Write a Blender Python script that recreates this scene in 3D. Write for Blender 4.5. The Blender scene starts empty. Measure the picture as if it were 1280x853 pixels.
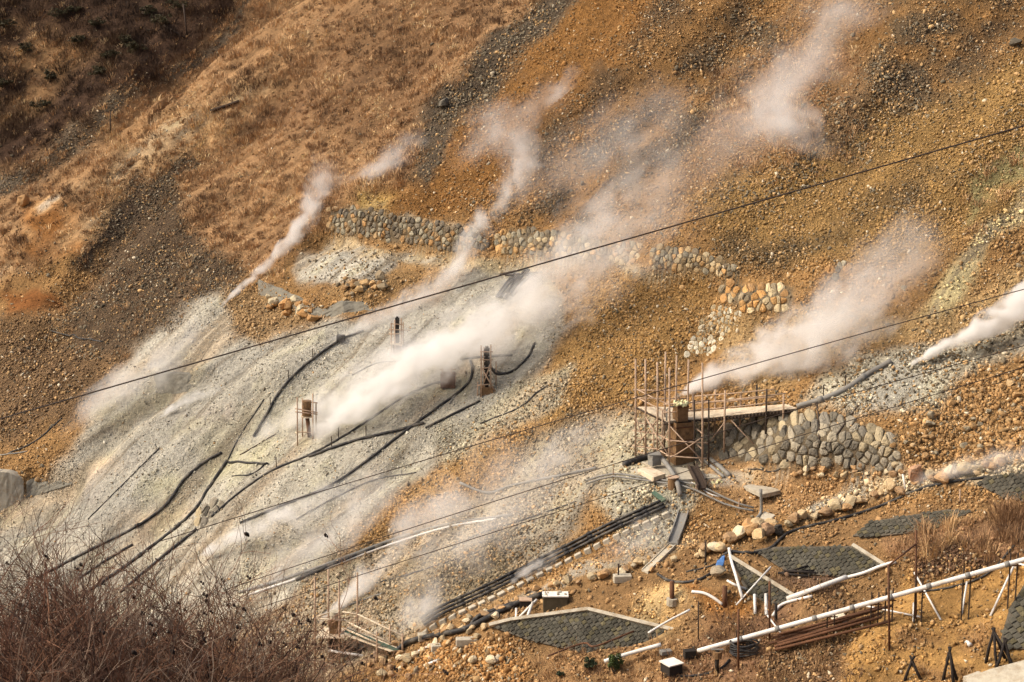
import bpy, math, random
import numpy as np
from mathutils import Vector, Matrix
random.seed(7)
RNG = np.random.default_rng(11)
SC = bpy.context.scene
COL = SC.collection
PI = math.pi

# ------------------------------------------------------------------ camera model (photo pixels 1280x853)
F = 2200.0
PITCH = math.radians(-12.0)
CZ = 60.0
CP, SP = math.cos(PITCH), math.sin(PITCH)
CAM = np.array([0.0, 0.0, CZ])

def ray(px, py):
    """x per unit y and z per unit y of the view line through a photo pixel"""
    u = (np.asarray(px, float) - 640.0) / F
    v = (426.5 - np.asarray(py, float)) / F
    y = CP - v * SP
    return u / y, (SP + v * CP) / y

def project(P):
    d = np.asarray(P, float) - CAM
    f = d[..., 1] * CP + d[..., 2] * SP
    up = -d[..., 1] * SP + d[..., 2] * CP
    f = np.maximum(f, 0.5)
    return 640 + F * d[..., 0] / f, 426.5 - F * up / f

# ------------------------------------------------------------------ noise
_T = RNG.random((8, 256, 256))
def vnoise(x, y, seed=0):
    t = _T[seed % 8]
    x = np.asarray(x, float) + seed * 17.3; y = np.asarray(y, float) + seed * 9.1
    xi = np.floor(x).astype(int); yi = np.floor(y).astype(int)
    fx = x - xi; fy = y - yi
    fx = fx * fx * (3 - 2 * fx); fy = fy * fy * (3 - 2 * fy)
    a = t[xi & 255, yi & 255]; b = t[(xi + 1) & 255, yi & 255]
    c = t[xi & 255, (yi + 1) & 255]; d = t[(xi + 1) & 255, (yi + 1) & 255]
    return (a * (1 - fx) + b * fx) * (1 - fy) + (c * (1 - fx) + d * fx) * fy
def fbm(x, y, seed=0, o=4, g=0.5):
    s = 0; a = 1; n = 0
    for i in range(o):
        s = s + a * (vnoise(x * 2 ** i, y * 2 ** i, seed + i) - 0.5); n += a; a *= g
    return s / n * 2
def sstep(a, b, x):
    t = np.clip((x - a) / (b - a), 0, 1)
    return t * t * (3 - 2 * t)

# ------------------------------------------------------------------ terrain: height as a function of plan position
GA, GB = 0.43, 0.45
X0, Y0, Z0 = 9.5, 100.0, CZ - 29.3
FL = np.array([GA, GB]) / math.hypot(GA, GB)
FEATS = []

def Hbase(x, y):
    z = Z0 + GA * (x - X0) + GB * (y - Y0)
    return z

def plane_hit(px, py):
    t, s = ray(px, py)
    y = (Z0 - GA * X0 - GB * Y0 - CZ) / (s - GA * t - GB)
    return np.stack([t * y, y], -1)

def poly_dist(x, y, pts):
    """distance to a polyline, side (+ = left of travel), parameter along it"""
    best = np.full(np.shape(x), 1e9); sd = np.zeros(np.shape(x)); par = np.zeros(np.shape(x))
    acc = 0.0
    tot = sum(math.dist(pts[i], pts[i + 1]) for i in range(len(pts) - 1))
    for i in range(len(pts) - 1):
        ax, ay = pts[i]; bx, by = pts[i + 1]
        dx, dy = bx - ax, by - ay; L2 = dx * dx + dy * dy; L = math.sqrt(L2)
        k = ((x - ax) * dx + (y - ay) * dy) / L2
        lo = -5.0 if i == 0 else 0.0; hi = 6.0 if i == len(pts) - 2 else 1.0
        kc = np.clip(k, lo, hi)
        d = np.hypot(x - ax - kc * dx, y - ay - kc * dy)
        cr = (dx * (y - ay) - dy * (x - ax)) / L
        m = d < best
        best = np.where(m, d, best); sd = np.where(m, np.sign(cr) * d, sd)
        par = np.where(m, (acc + kc * L) / tot, par)
        acc += L
    return sd, par

def add_step(pxs, h, L=3.5, sharp=0.22, taper=1.6):
    pts = [tuple(p) for p in plane_hit([p[0] for p in pxs], [p[1] for p in pxs])]
    def f(x, y, z):
        sd = np.full(np.shape(x), 1e9); best = np.full(np.shape(x), 1e9); over = np.zeros(np.shape(x))
        for i in range(len(pts) - 1):
            ax, ay = pts[i]; bx, by = pts[i + 1]
            dx, dy = bx - ax, by - ay; Ln = math.hypot(dx, dy)
            k = ((x - ax) * dx + (y - ay) * dy) / Ln ** 2
            kc = np.clip(k, 0, 1)
            d = np.hypot(x - ax - kc * dx, y - ay - kc * dy)
            cr = (dx * (y - ay) - dy * (x - ax)) / Ln
            ov = np.zeros(np.shape(x))
            if i == 0: ov = np.maximum(-k, 0) * Ln
            if i == len(pts) - 2: ov = np.maximum(ov, np.maximum(k - 1, 0) * Ln)
            m = d < best
            best = np.where(m, d, best); sd = np.where(m, np.where(ov > 0, cr, np.sign(cr) * d), sd); over = np.where(m, ov, over)
        tp = np.exp(-(over / taper) ** 2)
        return z + h * tp * 0.5 * np.tanh(sd / (sharp + over * 0.5)) * np.exp(-np.abs(sd) / L)
    FEATS.append(f)

def inside(x, y, pts):
    c = np.zeros(np.shape(x), bool); n = len(pts)
    for i in range(n):
        ax, ay = pts[i]; bx, by = pts[(i + 1) % n]
        if ay == by: continue
        m = (ay > y) != (by > y)
        c ^= m & (x < (bx - ax) * (y - ay) / (by - ay) + ax)
    return c
def sdf(x, y, pts):
    """signed distance to a polygon, positive inside"""
    d = np.full(np.shape(x), 1e9); n = len(pts)
    for i in range(n):
        ax, ay = pts[i]; bx, by = pts[(i + 1) % n]
        dx, dy = bx - ax, by - ay
        k = np.clip(((x - ax) * dx + (y - ay) * dy) / (dx * dx + dy * dy + 1e-9), 0, 1)
        d = np.minimum(d, np.hypot(x - ax - k * dx, y - ay - k * dy))
    return np.where(inside(x, y, pts), d, -d)

# the far ravine on the left and the scrubby slope beyond it
GUL = [tuple(p) for p in plane_hit([-160, 0, 70, 160, 250, 330, 470], [330, 232, 185, 128, 62, 5, -90])]
def f_gully(x, y, z):
    sd, par = poly_dist(x, y, GUL)
    z = z + np.maximum(sd, 0) * 0.35 + 0.01 * np.maximum(sd, 0) ** 2 * (sd < 30) - 1.6 * np.exp(-(sd / 2.2) ** 2)
    return z
FEATS.append(f_gully)
# the terrace on the right below the big stone wall is gentler
BEN = [tuple(p) for p in plane_hit([560, 660, 780, 850, 900, 985, 1120, 1400, 1500, 900, 520], [775, 735, 690, 610, 582, 584, 590, 560, 900, 1000, 900])]
def f_bench(x, y, z):
    m = sstep(-3.0, 3.0, sdf(x, y, BEN))
    c = plane_hit(930, 660)
    zc = Hbase(c[0], c[1])
    z2 = zc + 0.33 * (x - c[0]) + 0.36 * (y - c[1])
    return z * (1 - m) + z2 * m
FEATS.append(f_bench)
WALLS_STEP = [
    ([(405, 286), (470, 298), (530, 308), (580, 313)], 2.6),
    ([(632, 314), (700, 320), (760, 325)], 2.6),
    ([(815, 334), (870, 338), (928, 347)], 2.4),
    ([(900, 372), (935, 388), (990, 386)], 2.2),
    ([(902, 571), (945, 578), (985, 581), (1060, 581), (1124, 588)], 3.0),
    ([(322, 362), (388, 393), (430, 389), (474, 383)], 1.4),
    ([(192, 486), (225, 487), (258, 476)], 1.2),
    ([(-10, 640), (40, 607), (88, 597)], 1.8),
]
for p, h in WALLS_STEP:
    add_step(p, h)
# levelled pad under the chimney scaffold
PADC = plane_hit(845, 590)
def f_pad(x, y, z):
    m = sstep(5.0, 2.2, np.hypot((x - PADC[0]) / 1.5, (y - PADC[1]) / 1.0))
    return z * (1 - m) + (Hbase(PADC[0], PADC[1]) + 0.10 * (x - PADC[0]) + 0.14 * (y - PADC[1])) * m
FEATS.append(f_pad)
# spurs, gullies and ledges
def add_ridge(pxs, A, w):
    pts = [tuple(p) for p in plane_hit([p[0] for p in pxs], [p[1] for p in pxs])]
    def f(x, y, z):
        d = np.full(np.shape(x), 1e9)
        for i in range(len(pts) - 1):
            ax, ay = pts[i]; bx, by = pts[i + 1]; dx, dy = bx - ax, by - ay
            k = np.clip(((x - ax) * dx + (y - ay) * dy) / (dx * dx + dy * dy), 0, 1); d = np.minimum(d, np.hypot(x - ax - k * dx, y - ay - k * dy))
        d = d * (1 + 0.5 * fbm(x / 5, y / 5, 3, 3))
        return z + A * np.exp(-(d / w) ** 2)
    FEATS.append(f)
for pxs, A_, w_ in (([(20, 300), (110, 235), (200, 180), (290, 120), (350, 80)], 2.2, 4.0), ([(90, 335), (170, 262), (260, 190), (345, 140)], -1.7, 2.6),
        ([(170, 330), (260, 250), (350, 190), (430, 120)], 1.2, 4.0), ([(60, 440), (110, 330), (165, 250), (172, 215)], -1.6, 3.0), ([(60, 215), (130, 165), (215, 100)], -1.5, 2.2),
        ([(720, -40), (660, 40), (590, 110), (530, 160), (505, 220)], -1.5, 3.0), ([(1000, -60), (900, 60), (820, 130), (740, 200), (640, 285)], -1.6, 3.2),
        ([(860, -40), (780, 80), (690, 190)], 1.2, 4.0), ([(1240, -60), (1150, 60), (1080, 150), (980, 210), (900, 260)], 1.6, 4.5), ([(1330, -40), (1200, 60), (1120, 140), (1040, 200)], -1.6, 3.0),
        ([(1400, 150), (1290, 250), (1230, 300), (1170, 380)], 1.6, 2.8), ([(1340, 130), (1250, 215), (1190, 280)], -1.4, 2.2),
        ([(240, 450), (160, 530), (60, 640)], -1.0, 1.5), ([(430, 440), (330, 530), (200, 650)], -.7, 1.3), ([(560, 540), (430, 620), (300, 720)], -.7, 1.3), ([(330, 470), (230, 560), (120, 660)], .7, 1.8), ([(640, 560), (540, 640), (450, 700)], -.8, 1.6), ([(700, 600), (620, 660), (540, 730)], .7, 1.8), ([(880, 410), (820, 470), (740, 520), (640, 580)], -.9, 2.0)):
    add_ridge(pxs, A_, w_)
for p_, h_ in (([(150, 152), (185, 150), (215, 112)], 2.4), ([(436, 258), (462, 259), (498, 254)], 2.2), ([(0, 402), (40, 404), (80, 396)], 2.0), ([(20, 318), (60, 322), (100, 306)], 1.4), ([(255, 165), (300, 168), (330, 160)], 1.3), ([(1000, 335), (1050, 350), (1090, 345)], 1.3), ([(1095, 716), (1180, 706), (1300, 690)], 1.3), ([(1052, 860), (1062, 815), (1100, 782)], -1.2), ([(790, 812), (850, 790), (930, 762), (990, 752)], 1.1), ([(560, 280), (600, 284), (640, 282)], 1.0)):
    add_step(p_, h_, L=3.0, sharp=.35)
NBASE = len(FEATS)
# inclined masonry revetments: the ground is graded to each face
REV = [
    [(612, 783), (640, 776), (735, 763), (842, 789), (800, 806), (735, 818), (660, 800)],
    [(942, 688), (965, 684), (1066, 683), (1112, 712), (1060, 722), (985, 716)],
    [(912, 696), (922, 702), (996, 748), (975, 760), (935, 745)],
    [(1066, 670), (1090, 652), (1185, 637), (1215, 640), (1160, 664), (1085, 672)],
    [(1222, 606), (1232, 596), (1300, 590), (1300, 632), (1255, 622)],
    [(1248, 810), (1262, 760), (1300, 700), (1310, 800), (1285, 812)],
]
REVPL = []
def fit_plane(P):
    c = P.mean(0); u, s, vt = np.linalg.svd(P - c)
    n = vt[2]; n = n if n[2] > 0 else -n
    return c, n
def H_before(x, y):
    z = Hbase(x, y)
    for f in FEATS[:NBASE]:
        z = f(x, y, z)
    return z
for rp in REV:
    pp = plane_hit([p[0] for p in rp], [p[1] for p in rp])
    t, s = ray([p[0] for p in rp], [p[1] for p in rp])
    for it in range(12):
        zz = H_before(pp[:, 0], pp[:, 1]); ynew = (zz - CZ) / s
        pp[:, 1] = pp[:, 1] * 0.5 + ynew * 0.5; pp[:, 0] = t * pp[:, 1]
    P3 = np.stack([pp[:, 0], pp[:, 1], H_before(pp[:, 0], pp[:, 1])], -1)
    c, n = fit_plane(P3)
    # steepen the face towards the camera
    n = n + np.array([0.0, -0.34, 0.0]); n /= np.linalg.norm(n)
    w = []
    for q in rp:
        tq, sq = ray(*q); d = np.array([tq, 1.0, sq]); k = np.dot(c - CAM, n) / np.dot(d, n)
        w.append(CAM + d * k)
    w = np.array(w)
    REVPL.append((c, n, w))
    def f(x, y, z, c=c, n=n, w=w):
        m = sstep(-0.9, 0.15, sdf(x, y, [tuple(q[:2]) for q in w]))
        zp = c[2] - (n[0] * (x - c[0]) + n[1] * (y - c[1])) / n[2] - 0.12
        return z * (1 - m) + zp * m
    FEATS.append(f)

def H(x, y):
    x = np.asarray(x, float); y = np.asarray(y, float)
    z = Hbase(x, y)
    for f in FEATS:
        z = f(x, y, z)
    a = x * FL[0] + y * FL[1]; b = -x * FL[1] + y * FL[0]       # along and across the fall line
    rough = 0.35 + 0.65 * sstep(95, 135, y + 0.3 * (-x))
    for (c, n, w) in REVPL:
        if True:
            rough = rough * (1 - sstep(-0.6, 0.2, sdf(x, y, [tuple(q[:2]) for q in w])))
    padm = sstep(6.0, 3.0, np.hypot((x - PADC[0]) / 1.5, y - PADC[1]))
    rough = rough * (1 - 0.85 * padm)
    up_ = sstep(150, 185, y - 0.25 * x)
    z = z + rough * ((1.5 + 1.6 * up_) * fbm(a / 26, b / 11, 1, 2) - 1.0 * up_ * np.abs(fbm(a / 20, b / 6, 5, 3)) + 0.5 * fbm(a / 9, b / 2.6, 3, 3) - 0.22 * np.abs(fbm(a / 12, b / 1.7, 6, 3)) + 0.16 * fbm(x / 1.3, y / 1.3, 5, 3))
    z = z + 0.05 * fbm(x / 0.5, y / 0.5, 2, 2) * (rough > 0.02)
    near = CZ - 1.6 - 0.455 * y + 0.2 * fbm(x / 3, y / 3, 4, 2)
    return np.maximum(z, near) + np.log1p(np.exp(-np.abs(z - near) / 0.8)) * 0.8

NT = 1080
TT = np.linspace(-0.43, 0.43, NT)
YY = np.concatenate([np.geomspace(2.0, 58, 70)[:-1], np.geomspace(58, 330, 960), np.geomspace(333, 600, 30)])
NY = len(YY)
GXX = TT[:, None] * YY[None, :]
GYY = np.broadcast_to(YY[None, :], GXX.shape)
GZ = H(GXX, GYY)
SLP = np.maximum.accumulate((GZ - CZ) / GYY, axis=1)
SLP = SLP + np.arange(NY)[None, :] * 1e-9

def hits(px, py):
    """first ground point on each view line, (n,3)"""
    t, s = ray(px, py)
    t = np.atleast_1d(t); s = np.atleast_1d(s)
    fi = np.clip((t - TT[0]) / (TT[1] - TT[0]), 0, NT - 1.001)
    ci = np.round(fi).astype(int)
    out = np.zeros((len(t), 3))
    order = np.argsort(ci, kind='stable')
    cs = ci[order]; st = np.searchsorted(cs, np.arange(NT)); en = np.searchsorted(cs, np.arange(NT), 'right')
    for c in range(NT):
        if en[c] <= st[c]: continue
        idx = order[st[c]:en[c]]
        j = np.clip(np.searchsorted(SLP[c], s[idx]), 70, NY - 1)
        s0 = SLP[c, j - 1]; s1 = SLP[c, j]
        k = np.clip((s[idx] - s0) / np.maximum(s1 - s0, 1e-9), 0, 1)
        y = YY[j - 1] * (1 - k) + YY[j] * k
        out[idx, 0] = t[idx] * y; out[idx, 1] = y; out[idx, 2] = CZ + s[idx] * y
    return out
def hit(px, py, up=0.0):
    p = hits([px], [py])[0]
    return Vector((p[0], p[1], p[2] + up))
def gz(x, y):
    return float(H(np.array([x]), np.array([y]))[0])
def atd(px, py, P):
    """point on the view line of a pixel at the same distance as P"""
    t, s = ray(px, py); y = P[1]
    return Vector((float(t) * y, y, CZ + float(s) * y))
def atz(px, py, z):
    t, s = ray(px, py); y = (z - CZ) / float(s)
    return Vector((float(t) * y, y, z))
def normals(P, e=0.5):
    hx = (H(P[:, 0] + e, P[:, 1]) - H(P[:, 0] - e, P[:, 1])) / (2 * e)
    hy = (H(P[:, 0], P[:, 1] + e) - H(P[:, 0], P[:, 1] - e)) / (2 * e)
    n = np.stack([-hx, -hy, np.ones_like(hx)], -1)
    return n / np.linalg.norm(n, axis=1)[:, None]
def mpp(P):
    return float(P[1]) / F       # metres per photo pixel

# ------------------------------------------------------------------ colours
def lin(c):
    c = np.asarray(c, float) / 255.0
    g = c @ np.array([0.3, 0.55, 0.15]); c = c * 0.80 + np.expand_dims(g, -1) * 0.20; c = np.stack([c[..., 0], c[..., 1] + 0.085 * np.maximum(c[..., 0] - c[..., 1], 0), c[..., 2]], -1)
    return np.where(c <= 0.04045, c / 12.92, ((c + 0.055) / 1.055) ** 2.4)
def L4(c, k=1.0):
    v = lin(c) * k
    return (float(v[0]), float(v[1]), float(v[2]), 1.0)

# ------------------------------------------------------------------ materials
MATS = {}
def nt_new(name):
    m = bpy.data.materials.new(name); m.use_nodes = True
    nt = m.node_tree; nt.nodes.clear()
    return m, nt
def N(nt, t, **kw):
    n = nt.nodes.new(t)
    for k, v in kw.items():
        if k in n.bl_rna.properties.keys():
            setattr(n, k, v)
        else:
            n.inputs[k].default_value = v
    return n
def surf(name, color=None, rough=0.8, metal=0.0, var=0.25, scale=3.0, bump=0.0, bscale=20.0, attr=None, dirt=None, dirt_amt=0.4, dscale=1.5):
    """procedural surface: base colour (or a per-point colour), two scales of value noise, patchy dirt, bump"""
    m, nt = nt_new(name); l = nt.links
    out = N(nt, 'ShaderNodeOutputMaterial'); b = N(nt, 'ShaderNodeBsdfPrincipled')
    l.new(b.outputs[0], out.inputs[0])
    b.inputs['Roughness'].default_value = rough; b.inputs['Metallic'].default_value = metal
    b.inputs['Specular IOR Level'].default_value = 0.25
    tc = N(nt, 'ShaderNodeTexCoord')
    n1 = N(nt, 'ShaderNodeTexNoise'); n1.inputs['Scale'].default_value = scale; n1.inputs['Detail'].default_value = 6; n1.inputs['Roughness'].default_value = 0.65
    l.new(tc.outputs['Object'], n1.inputs['Vector'])
    if attr:
        a = N(nt, 'ShaderNodeAttribute'); a.attribute_name = attr; src = a.outputs['Color']
    else:
        r = N(nt, 'ShaderNodeRGB'); r.outputs[0].default_value = color; src = r.outputs[0]
    mr = N(nt, 'ShaderNodeMapRange'); mr.inputs['From Min'].default_value = 0.25; mr.inputs['From Max'].default_value = 0.75
    mr.inputs['To Min'].default_value = 1 - var; mr.inputs['To Max'].default_value = 1 + var
    l.new(n1.outputs['Fac'], mr.inputs['Value'])
    mx = N(nt, 'ShaderNodeVectorMath', operation='SCALE'); l.new(src, mx.inputs[0]); l.new(mr.outputs[0], mx.inputs['Scale'])
    col = mx.outputs[0]
    if dirt is not None:
        n2 = N(nt, 'ShaderNodeTexNoise'); n2.inputs['Scale'].default_value = dscale; n2.inputs['Detail'].default_value = 5; n2.inputs['Roughness'].default_value = 0.7
        l.new(tc.outputs['Object'], n2.inputs['Vector'])
        m2 = N(nt, 'ShaderNodeMapRange'); m2.inputs['From Min'].default_value = 0.48; m2.inputs['From Max'].default_value = 0.66; m2.inputs['To Max'].default_value = dirt_amt
        l.new(n2.outputs['Fac'], m2.inputs['Value'])
        mix = N(nt, 'ShaderNodeMix', data_type='RGBA'); l.new(m2.outputs[0], mix.inputs['Factor']); l.new(col, mix.inputs['A']); mix.inputs['B'].default_value = dirt
        col = mix.outputs['Result']
    l.new(col, b.inputs['Base Color'])
    if bump:
        n3 = N(nt, 'ShaderNodeTexNoise'); n3.inputs['Scale'].default_value = bscale; n3.inputs['Detail'].default_value = 4
        l.new(tc.outputs['Object'], n3.inputs['Vector'])
        bp = N(nt, 'ShaderNodeBump'); bp.inputs['Strength'].default_value = bump; bp.inputs['Distance'].default_value = 0.05
        l.new(n3.outputs['Fac'], bp.inputs['Height']); l.new(bp.outputs[0], b.inputs['Normal'])
    MATS[name] = m
    return m
M_black = surf('black_polyethylene', L4((42, 40, 40)), 0.55, var=0.3, dirt=L4((128, 116, 98)), dirt_amt=0.55)
M_grey_pipe = surf('weathered_grey_pipe', L4((126, 122, 114)), 0.6, var=0.2, dirt=L4((98, 76, 52)), dirt_amt=0.5)
M_white_pipe = surf('white_pvc_pipe', L4((212, 207, 198)), 0.45, var=0.08, dirt=L4((170, 140, 105)), dirt_amt=0.5)
M_wood = surf('weathered_scaffold_pole', L4((178, 143, 116)), 0.85, var=0.25, scale=6, dirt=L4((112, 84, 66)), dirt_amt=0.6, dscale=1.1)
M_darkwood = surf('dark_timber', L4((66, 50, 40)), 0.9, var=0.35, scale=8, bump=0.3)
M_char = surf('charred_timber', L4((44, 36, 32)), 0.9, var=0.4, scale=8, bump=0.3)
M_plank = surf('pale_plank_deck', L4((206, 184, 154)), 0.85, var=0.18, scale=4, dirt=L4((150, 112, 76)), dirt_amt=0.6)
M_rust = surf('rusty_steel', L4((104, 62, 40)), 0.85, var=0.35, scale=7, dirt=L4((58, 38, 30)), dirt_amt=0.6, bump=0.3)
M_rustbrown = surf('stained_chimney_steel', L4((128, 90, 56)), 0.85, var=0.35, scale=3, dirt=L4((58, 42, 30)), dirt_amt=0.7, dscale=2.5, bump=0.4)
M_conc = surf('weathered_concrete', L4((172, 160, 138)), 0.95, var=0.2, scale=4, dirt=L4((130, 102, 70)), dirt_amt=0.6, bump=0.3)
M_sulphur = surf('sulphur_crust', L4((208, 205, 150)), 0.95, var=0.2, scale=9, dirt=L4((178, 160, 92)), bump=0.5)
M_stone = surf('wall_stone', None, 0.95, var=0.28, scale=5, attr='col', dirt=L4((140, 128, 106)), dirt_amt=0.35, bump=0.5, bscale=14)
M_block = surf('masonry_block', None, 0.95, var=0.22, scale=6, attr='col', dirt=L4((70, 68, 52)), dirt_amt=0.4, dscale=0.8, bump=0.5, bscale=22)
M_net = surf('grey_sprayed_mortar', L4((122, 116, 102)), 0.95, var=0.25, scale=7, dirt=L4((92, 84, 70)), dirt_amt=0.5, bump=0.7, bscale=5)
M_mortar = surf('dark_wall_backing', L4((92, 82, 68)), 0.95, var=0.3, scale=4)
M_rock = surf('loose_rock', None, 0.95, var=0.3, scale=4, attr='col', bump=0.5, bscale=12)
M_blue = surf('blue_tarpaulin', L4((62, 112, 178)), 0.6, var=0.15, scale=4)
M_green = surf('green_matting', L4((72, 98, 78)), 0.9, var=0.2, scale=5, dirt=L4((140, 130, 105)), dirt_amt=0.4)
M_cable = surf('steel_cable', L4((58, 42, 34)), 0.7, var=0.2)
M_box = surf('brown_metal_box', L4((84, 72, 52)), 0.8, var=0.25, scale=5, dirt=L4((60, 48, 34)), dirt_amt=0.5)
M_boxdark = surf('dark_box_side', L4((46, 38, 32)), 0.8, var=0.25, scale=5)
M_lid = surf('pale_lid', L4((222, 214, 200)), 0.6, var=0.1, scale=5, dirt=L4((170, 150, 120)), dirt_amt=0.4)
M_grass = surf('dry_grass_blades', None, 0.9, var=0.12, scale=0.6, attr='col')
M_twig = surf('bare_twigs', None, 0.9, var=0.2, scale=5, attr='col')
M_cone = surf('dark_seed_cones', L4((48, 34, 28)), 0.9, var=0.3, scale=40)
M_leaf = surf('evergreen_leaves', None, 0.7, var=0.2, scale=3, attr='col')

# ------------------------------------------------------------------ mesh helpers
def tag(o, label=None, cat=None, group=None, kind=None):
    if label: o['label'] = label
    if cat: o['category'] = cat
    if group: o['group'] = group
    if kind: o['kind'] = kind
    return o
def thing(name, loc, label, cat, group=None):
    o = bpy.data.objects.new(name, None); COL.objects.link(o)
    o.location = loc; o.empty_display_size = 0.3
    return tag(o, label, cat, group)

def frame(d):
    d = Vector(d).normalized()
    a = Vector((0, 0, 1)) if abs(d.z) < 0.9 else Vector((1, 0, 0))
    u = d.cross(a).normalized(); v = u.cross(d).normalized()
    return u, v
def smooth_path(pts, n=6):
    P = [Vector(p) for p in pts]
    if len(P) < 3: return P
    Q = [P[0] * 2 - P[1]] + P + [P[-1] * 2 - P[-2]]; out = []
    for i in range(1, len(Q) - 2):
        for k in range(n):
            t = k / n
            a, b, c, d = Q[i - 1], Q[i], Q[i + 1], Q[i + 2]
            out.append(0.5 * ((2 * b) + (c - a) * t + (2 * a - 5 * b + 4 * c - d) * t * t + (3 * b - a - 3 * c + d) * t ** 3))
    out.append(P[-1])
    return out

class MB:
    def __init__(s): s.v = []; s.f = []; s.c = []; s.smooth = False
    def _add(s, vs, fs, col=None):
        o = len(s.v); s.v += [tuple(x) for x in vs]; s.f += [tuple(i + o for i in f) for f in fs]
        s.c += [col or (0.5, 0.5, 0.5, 1)] * len(vs)
        return s
    def tube(s, pts, r, n=8, r2=None, col=None, cap=True):
        P = [Vector(p) for p in pts]; m = len(P); vs = []; fs = []
        u, v = frame(P[1] - P[0]); pu = u
        for i, p in enumerate(P):
            d = (P[min(i + 1, m - 1)] - P[max(i - 1, 0)])
            d = d.normalized() if d.length > 1e-9 else Vector((0, 0, 1))
            pu = (pu - d * pu.dot(d))
            if pu.length < 1e-4: pu = frame(d)[0]
            pu = pu.normalized(); pv = d.cross(pu)
            rr = r if r2 is None else r + (r2 - r) * i / (m - 1)
            for k in range(n):
                a = 2 * PI * k / n
                vs.append(p + pu * (rr * math.cos(a)) + pv * (rr * math.sin(a)))
        for i in range(m - 1):
            for k in range(n):
                fs.append((i * n + k, i * n + (k + 1) % n, (i + 1) * n + (k + 1) % n, (i + 1) * n + k))
        if cap:
            fs.append(tuple(range(n - 1, -1, -1))); fs.append(tuple((m - 1) * n + k for k in range(n)))
        return s._add(vs, fs, col)
    def beam(s, p, q, w, h, up=(0, 0, 1), col=None):
        p = Vector(p); q = Vector(q); d = (q - p).normalized()
        u = d.cross(Vector(up))
        if u.length < 1e-3: u = d.cross(Vector((1, 0, 0)))
        u = u.normalized() * w / 2; v = u.cross(d).normalized() * h / 2
        vs = [p - u - v, p + u - v, p + u + v, p - u + v, q - u - v, q + u - v, q + u + v, q - u + v]
        return s._add(vs, [(3, 2, 1, 0), (4, 5, 6, 7), (0, 1, 5, 4), (1, 2, 6, 5), (2, 3, 7, 6), (3, 0, 4, 7)], col)
    def slab(s, quad, t, col=None):
        """prism: polygon extruded straight down by t"""
        n = len(quad); q = [Vector(p) for p in quad]
        vs = q + [p - Vector((0, 0, t)) for p in q]
        fs = [tuple(range(n)), tuple(range(2 * n - 1, n - 1, -1))] + [(i, i + n, (i + 1) % n + n, (i + 1) % n) for i in range(n)]
        return s._add(vs, fs, col)
    def blob(s, c, sx, sy, sz, seed=0, col=None, rot=None, lvl=2, jag=0.25):
        V, Fc = ROCKT[lvl][seed % len(ROCKT[lvl])]
        R = rot if rot is not None else np.eye(3)
        vs = (V * np.array([sx, sy, sz])) @ R.T + np.array(c)
        return s._add([tuple(x) for x in vs], [tuple(f) for f in Fc], col)
    def build(s, name, mat, parent=None, smooth=None, label=None):
        me = bpy.data.meshes.new(name)
        off = Vector(parent_loc(parent)) if parent is not None else Vector((0, 0, 0))
        if parent is None and s.v:
            a = np.array(s.v); off = Vector((float(a[:, 0].mean()), float(a[:, 1].mean()), float(a[:, 2].min())))
        me.from_pydata([(x - off.x, y - off.y, z - off.z) for x, y, z in s.v], [], s.f)
        at = me.color_attributes.new('col', 'FLOAT_COLOR', 'POINT')
        at.data.foreach_set('color', np.array(s.c, np.float32).ravel())
        if smooth if smooth is not None else s.smooth:
            me.polygons.foreach_set('use_smooth', [True] * len(me.polygons))
        me.materials.append(mat); me.update()
        o = bpy.data.objects.new(name, me); COL.objects.link(o)
        if parent is None: o.location = off
        else: o.parent = parent
        if label: o['label'] = label
        return o
def parent_loc(p):
    v = Vector((0, 0, 0))
    while p is not None:
        v = v + p.location; p = p.parent
    return v

def np_mesh(name, V, Fc, mat, col=None, smooth=False):
    me = bpy.data.meshes.new(name)
    nv, nf = len(V), len(Fc); k = Fc.shape[1]
    me.vertices.add(nv); me.vertices.foreach_set('co', V.astype(np.float32).ravel())
    me.loops.add(nf * k); me.loops.foreach_set('vertex_index', Fc.astype(np.int32).ravel())
    me.polygons.add(nf); me.polygons.foreach_set('loop_start', (np.arange(nf) * k).astype(np.int32))
    if smooth: me.polygons.foreach_set('use_smooth', np.ones(nf, bool))
    me.update(calc_edges=True)
    if col is not None:
        at = me.color_attributes.new('col', 'FLOAT_COLOR', 'POINT')
        at.data.foreach_set('color', col.astype(np.float32).ravel())
    me.materials.append(mat)
    o = bpy.data.objects.new(name, me); COL.objects.link(o)
    return o

# rock shapes: icospheres cut by random planes so they have facets
import bmesh
ROCKT = {}
def make_rocks():
    for lvl in (0, 1, 2, 3):
        out = []
        for k in range(10):
            bm = bmesh.new(); bmesh.ops.create_icosphere(bm, subdivisions=max(lvl, 1), radius=1.0)
            V = np.array([v.co[:] for v in bm.verts]); Fc = [[v.index for v in f.verts] for f in bm.faces]; bm.free()
            rg = np.random.default_rng(100 * lvl + k)
            if lvl == 0:
                V = np.array([(1, 0, 0), (-1, 0, 0), (0, 1, 0), (0, -1, 0), (0, 0, 1), (0, 0, -1)], float) * rg.uniform(.6, 1.15, (6, 1)) + rg.normal(size=(6, 3)) * .22
                Fc = [[0, 2, 4], [2, 1, 4], [1, 3, 4], [3, 0, 4], [2, 0, 5], [1, 2, 5], [3, 1, 5], [0, 3, 5]]
                out.append((V, Fc)); continue
            for c in range(11):
                n = rg.normal(size=3); n /= np.linalg.norm(n); d = rg.uniform(0.42, 0.85)
                h = V @ n; ex = np.maximum(h - d, 0)
                V = V - ex[:, None] * n[None, :] * 0.92
            V = V * (1 + rg.normal(size=(len(V), 1)) * 0.035)
            out.append((V, Fc))
        ROCKT[lvl] = out
make_rocks()
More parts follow.
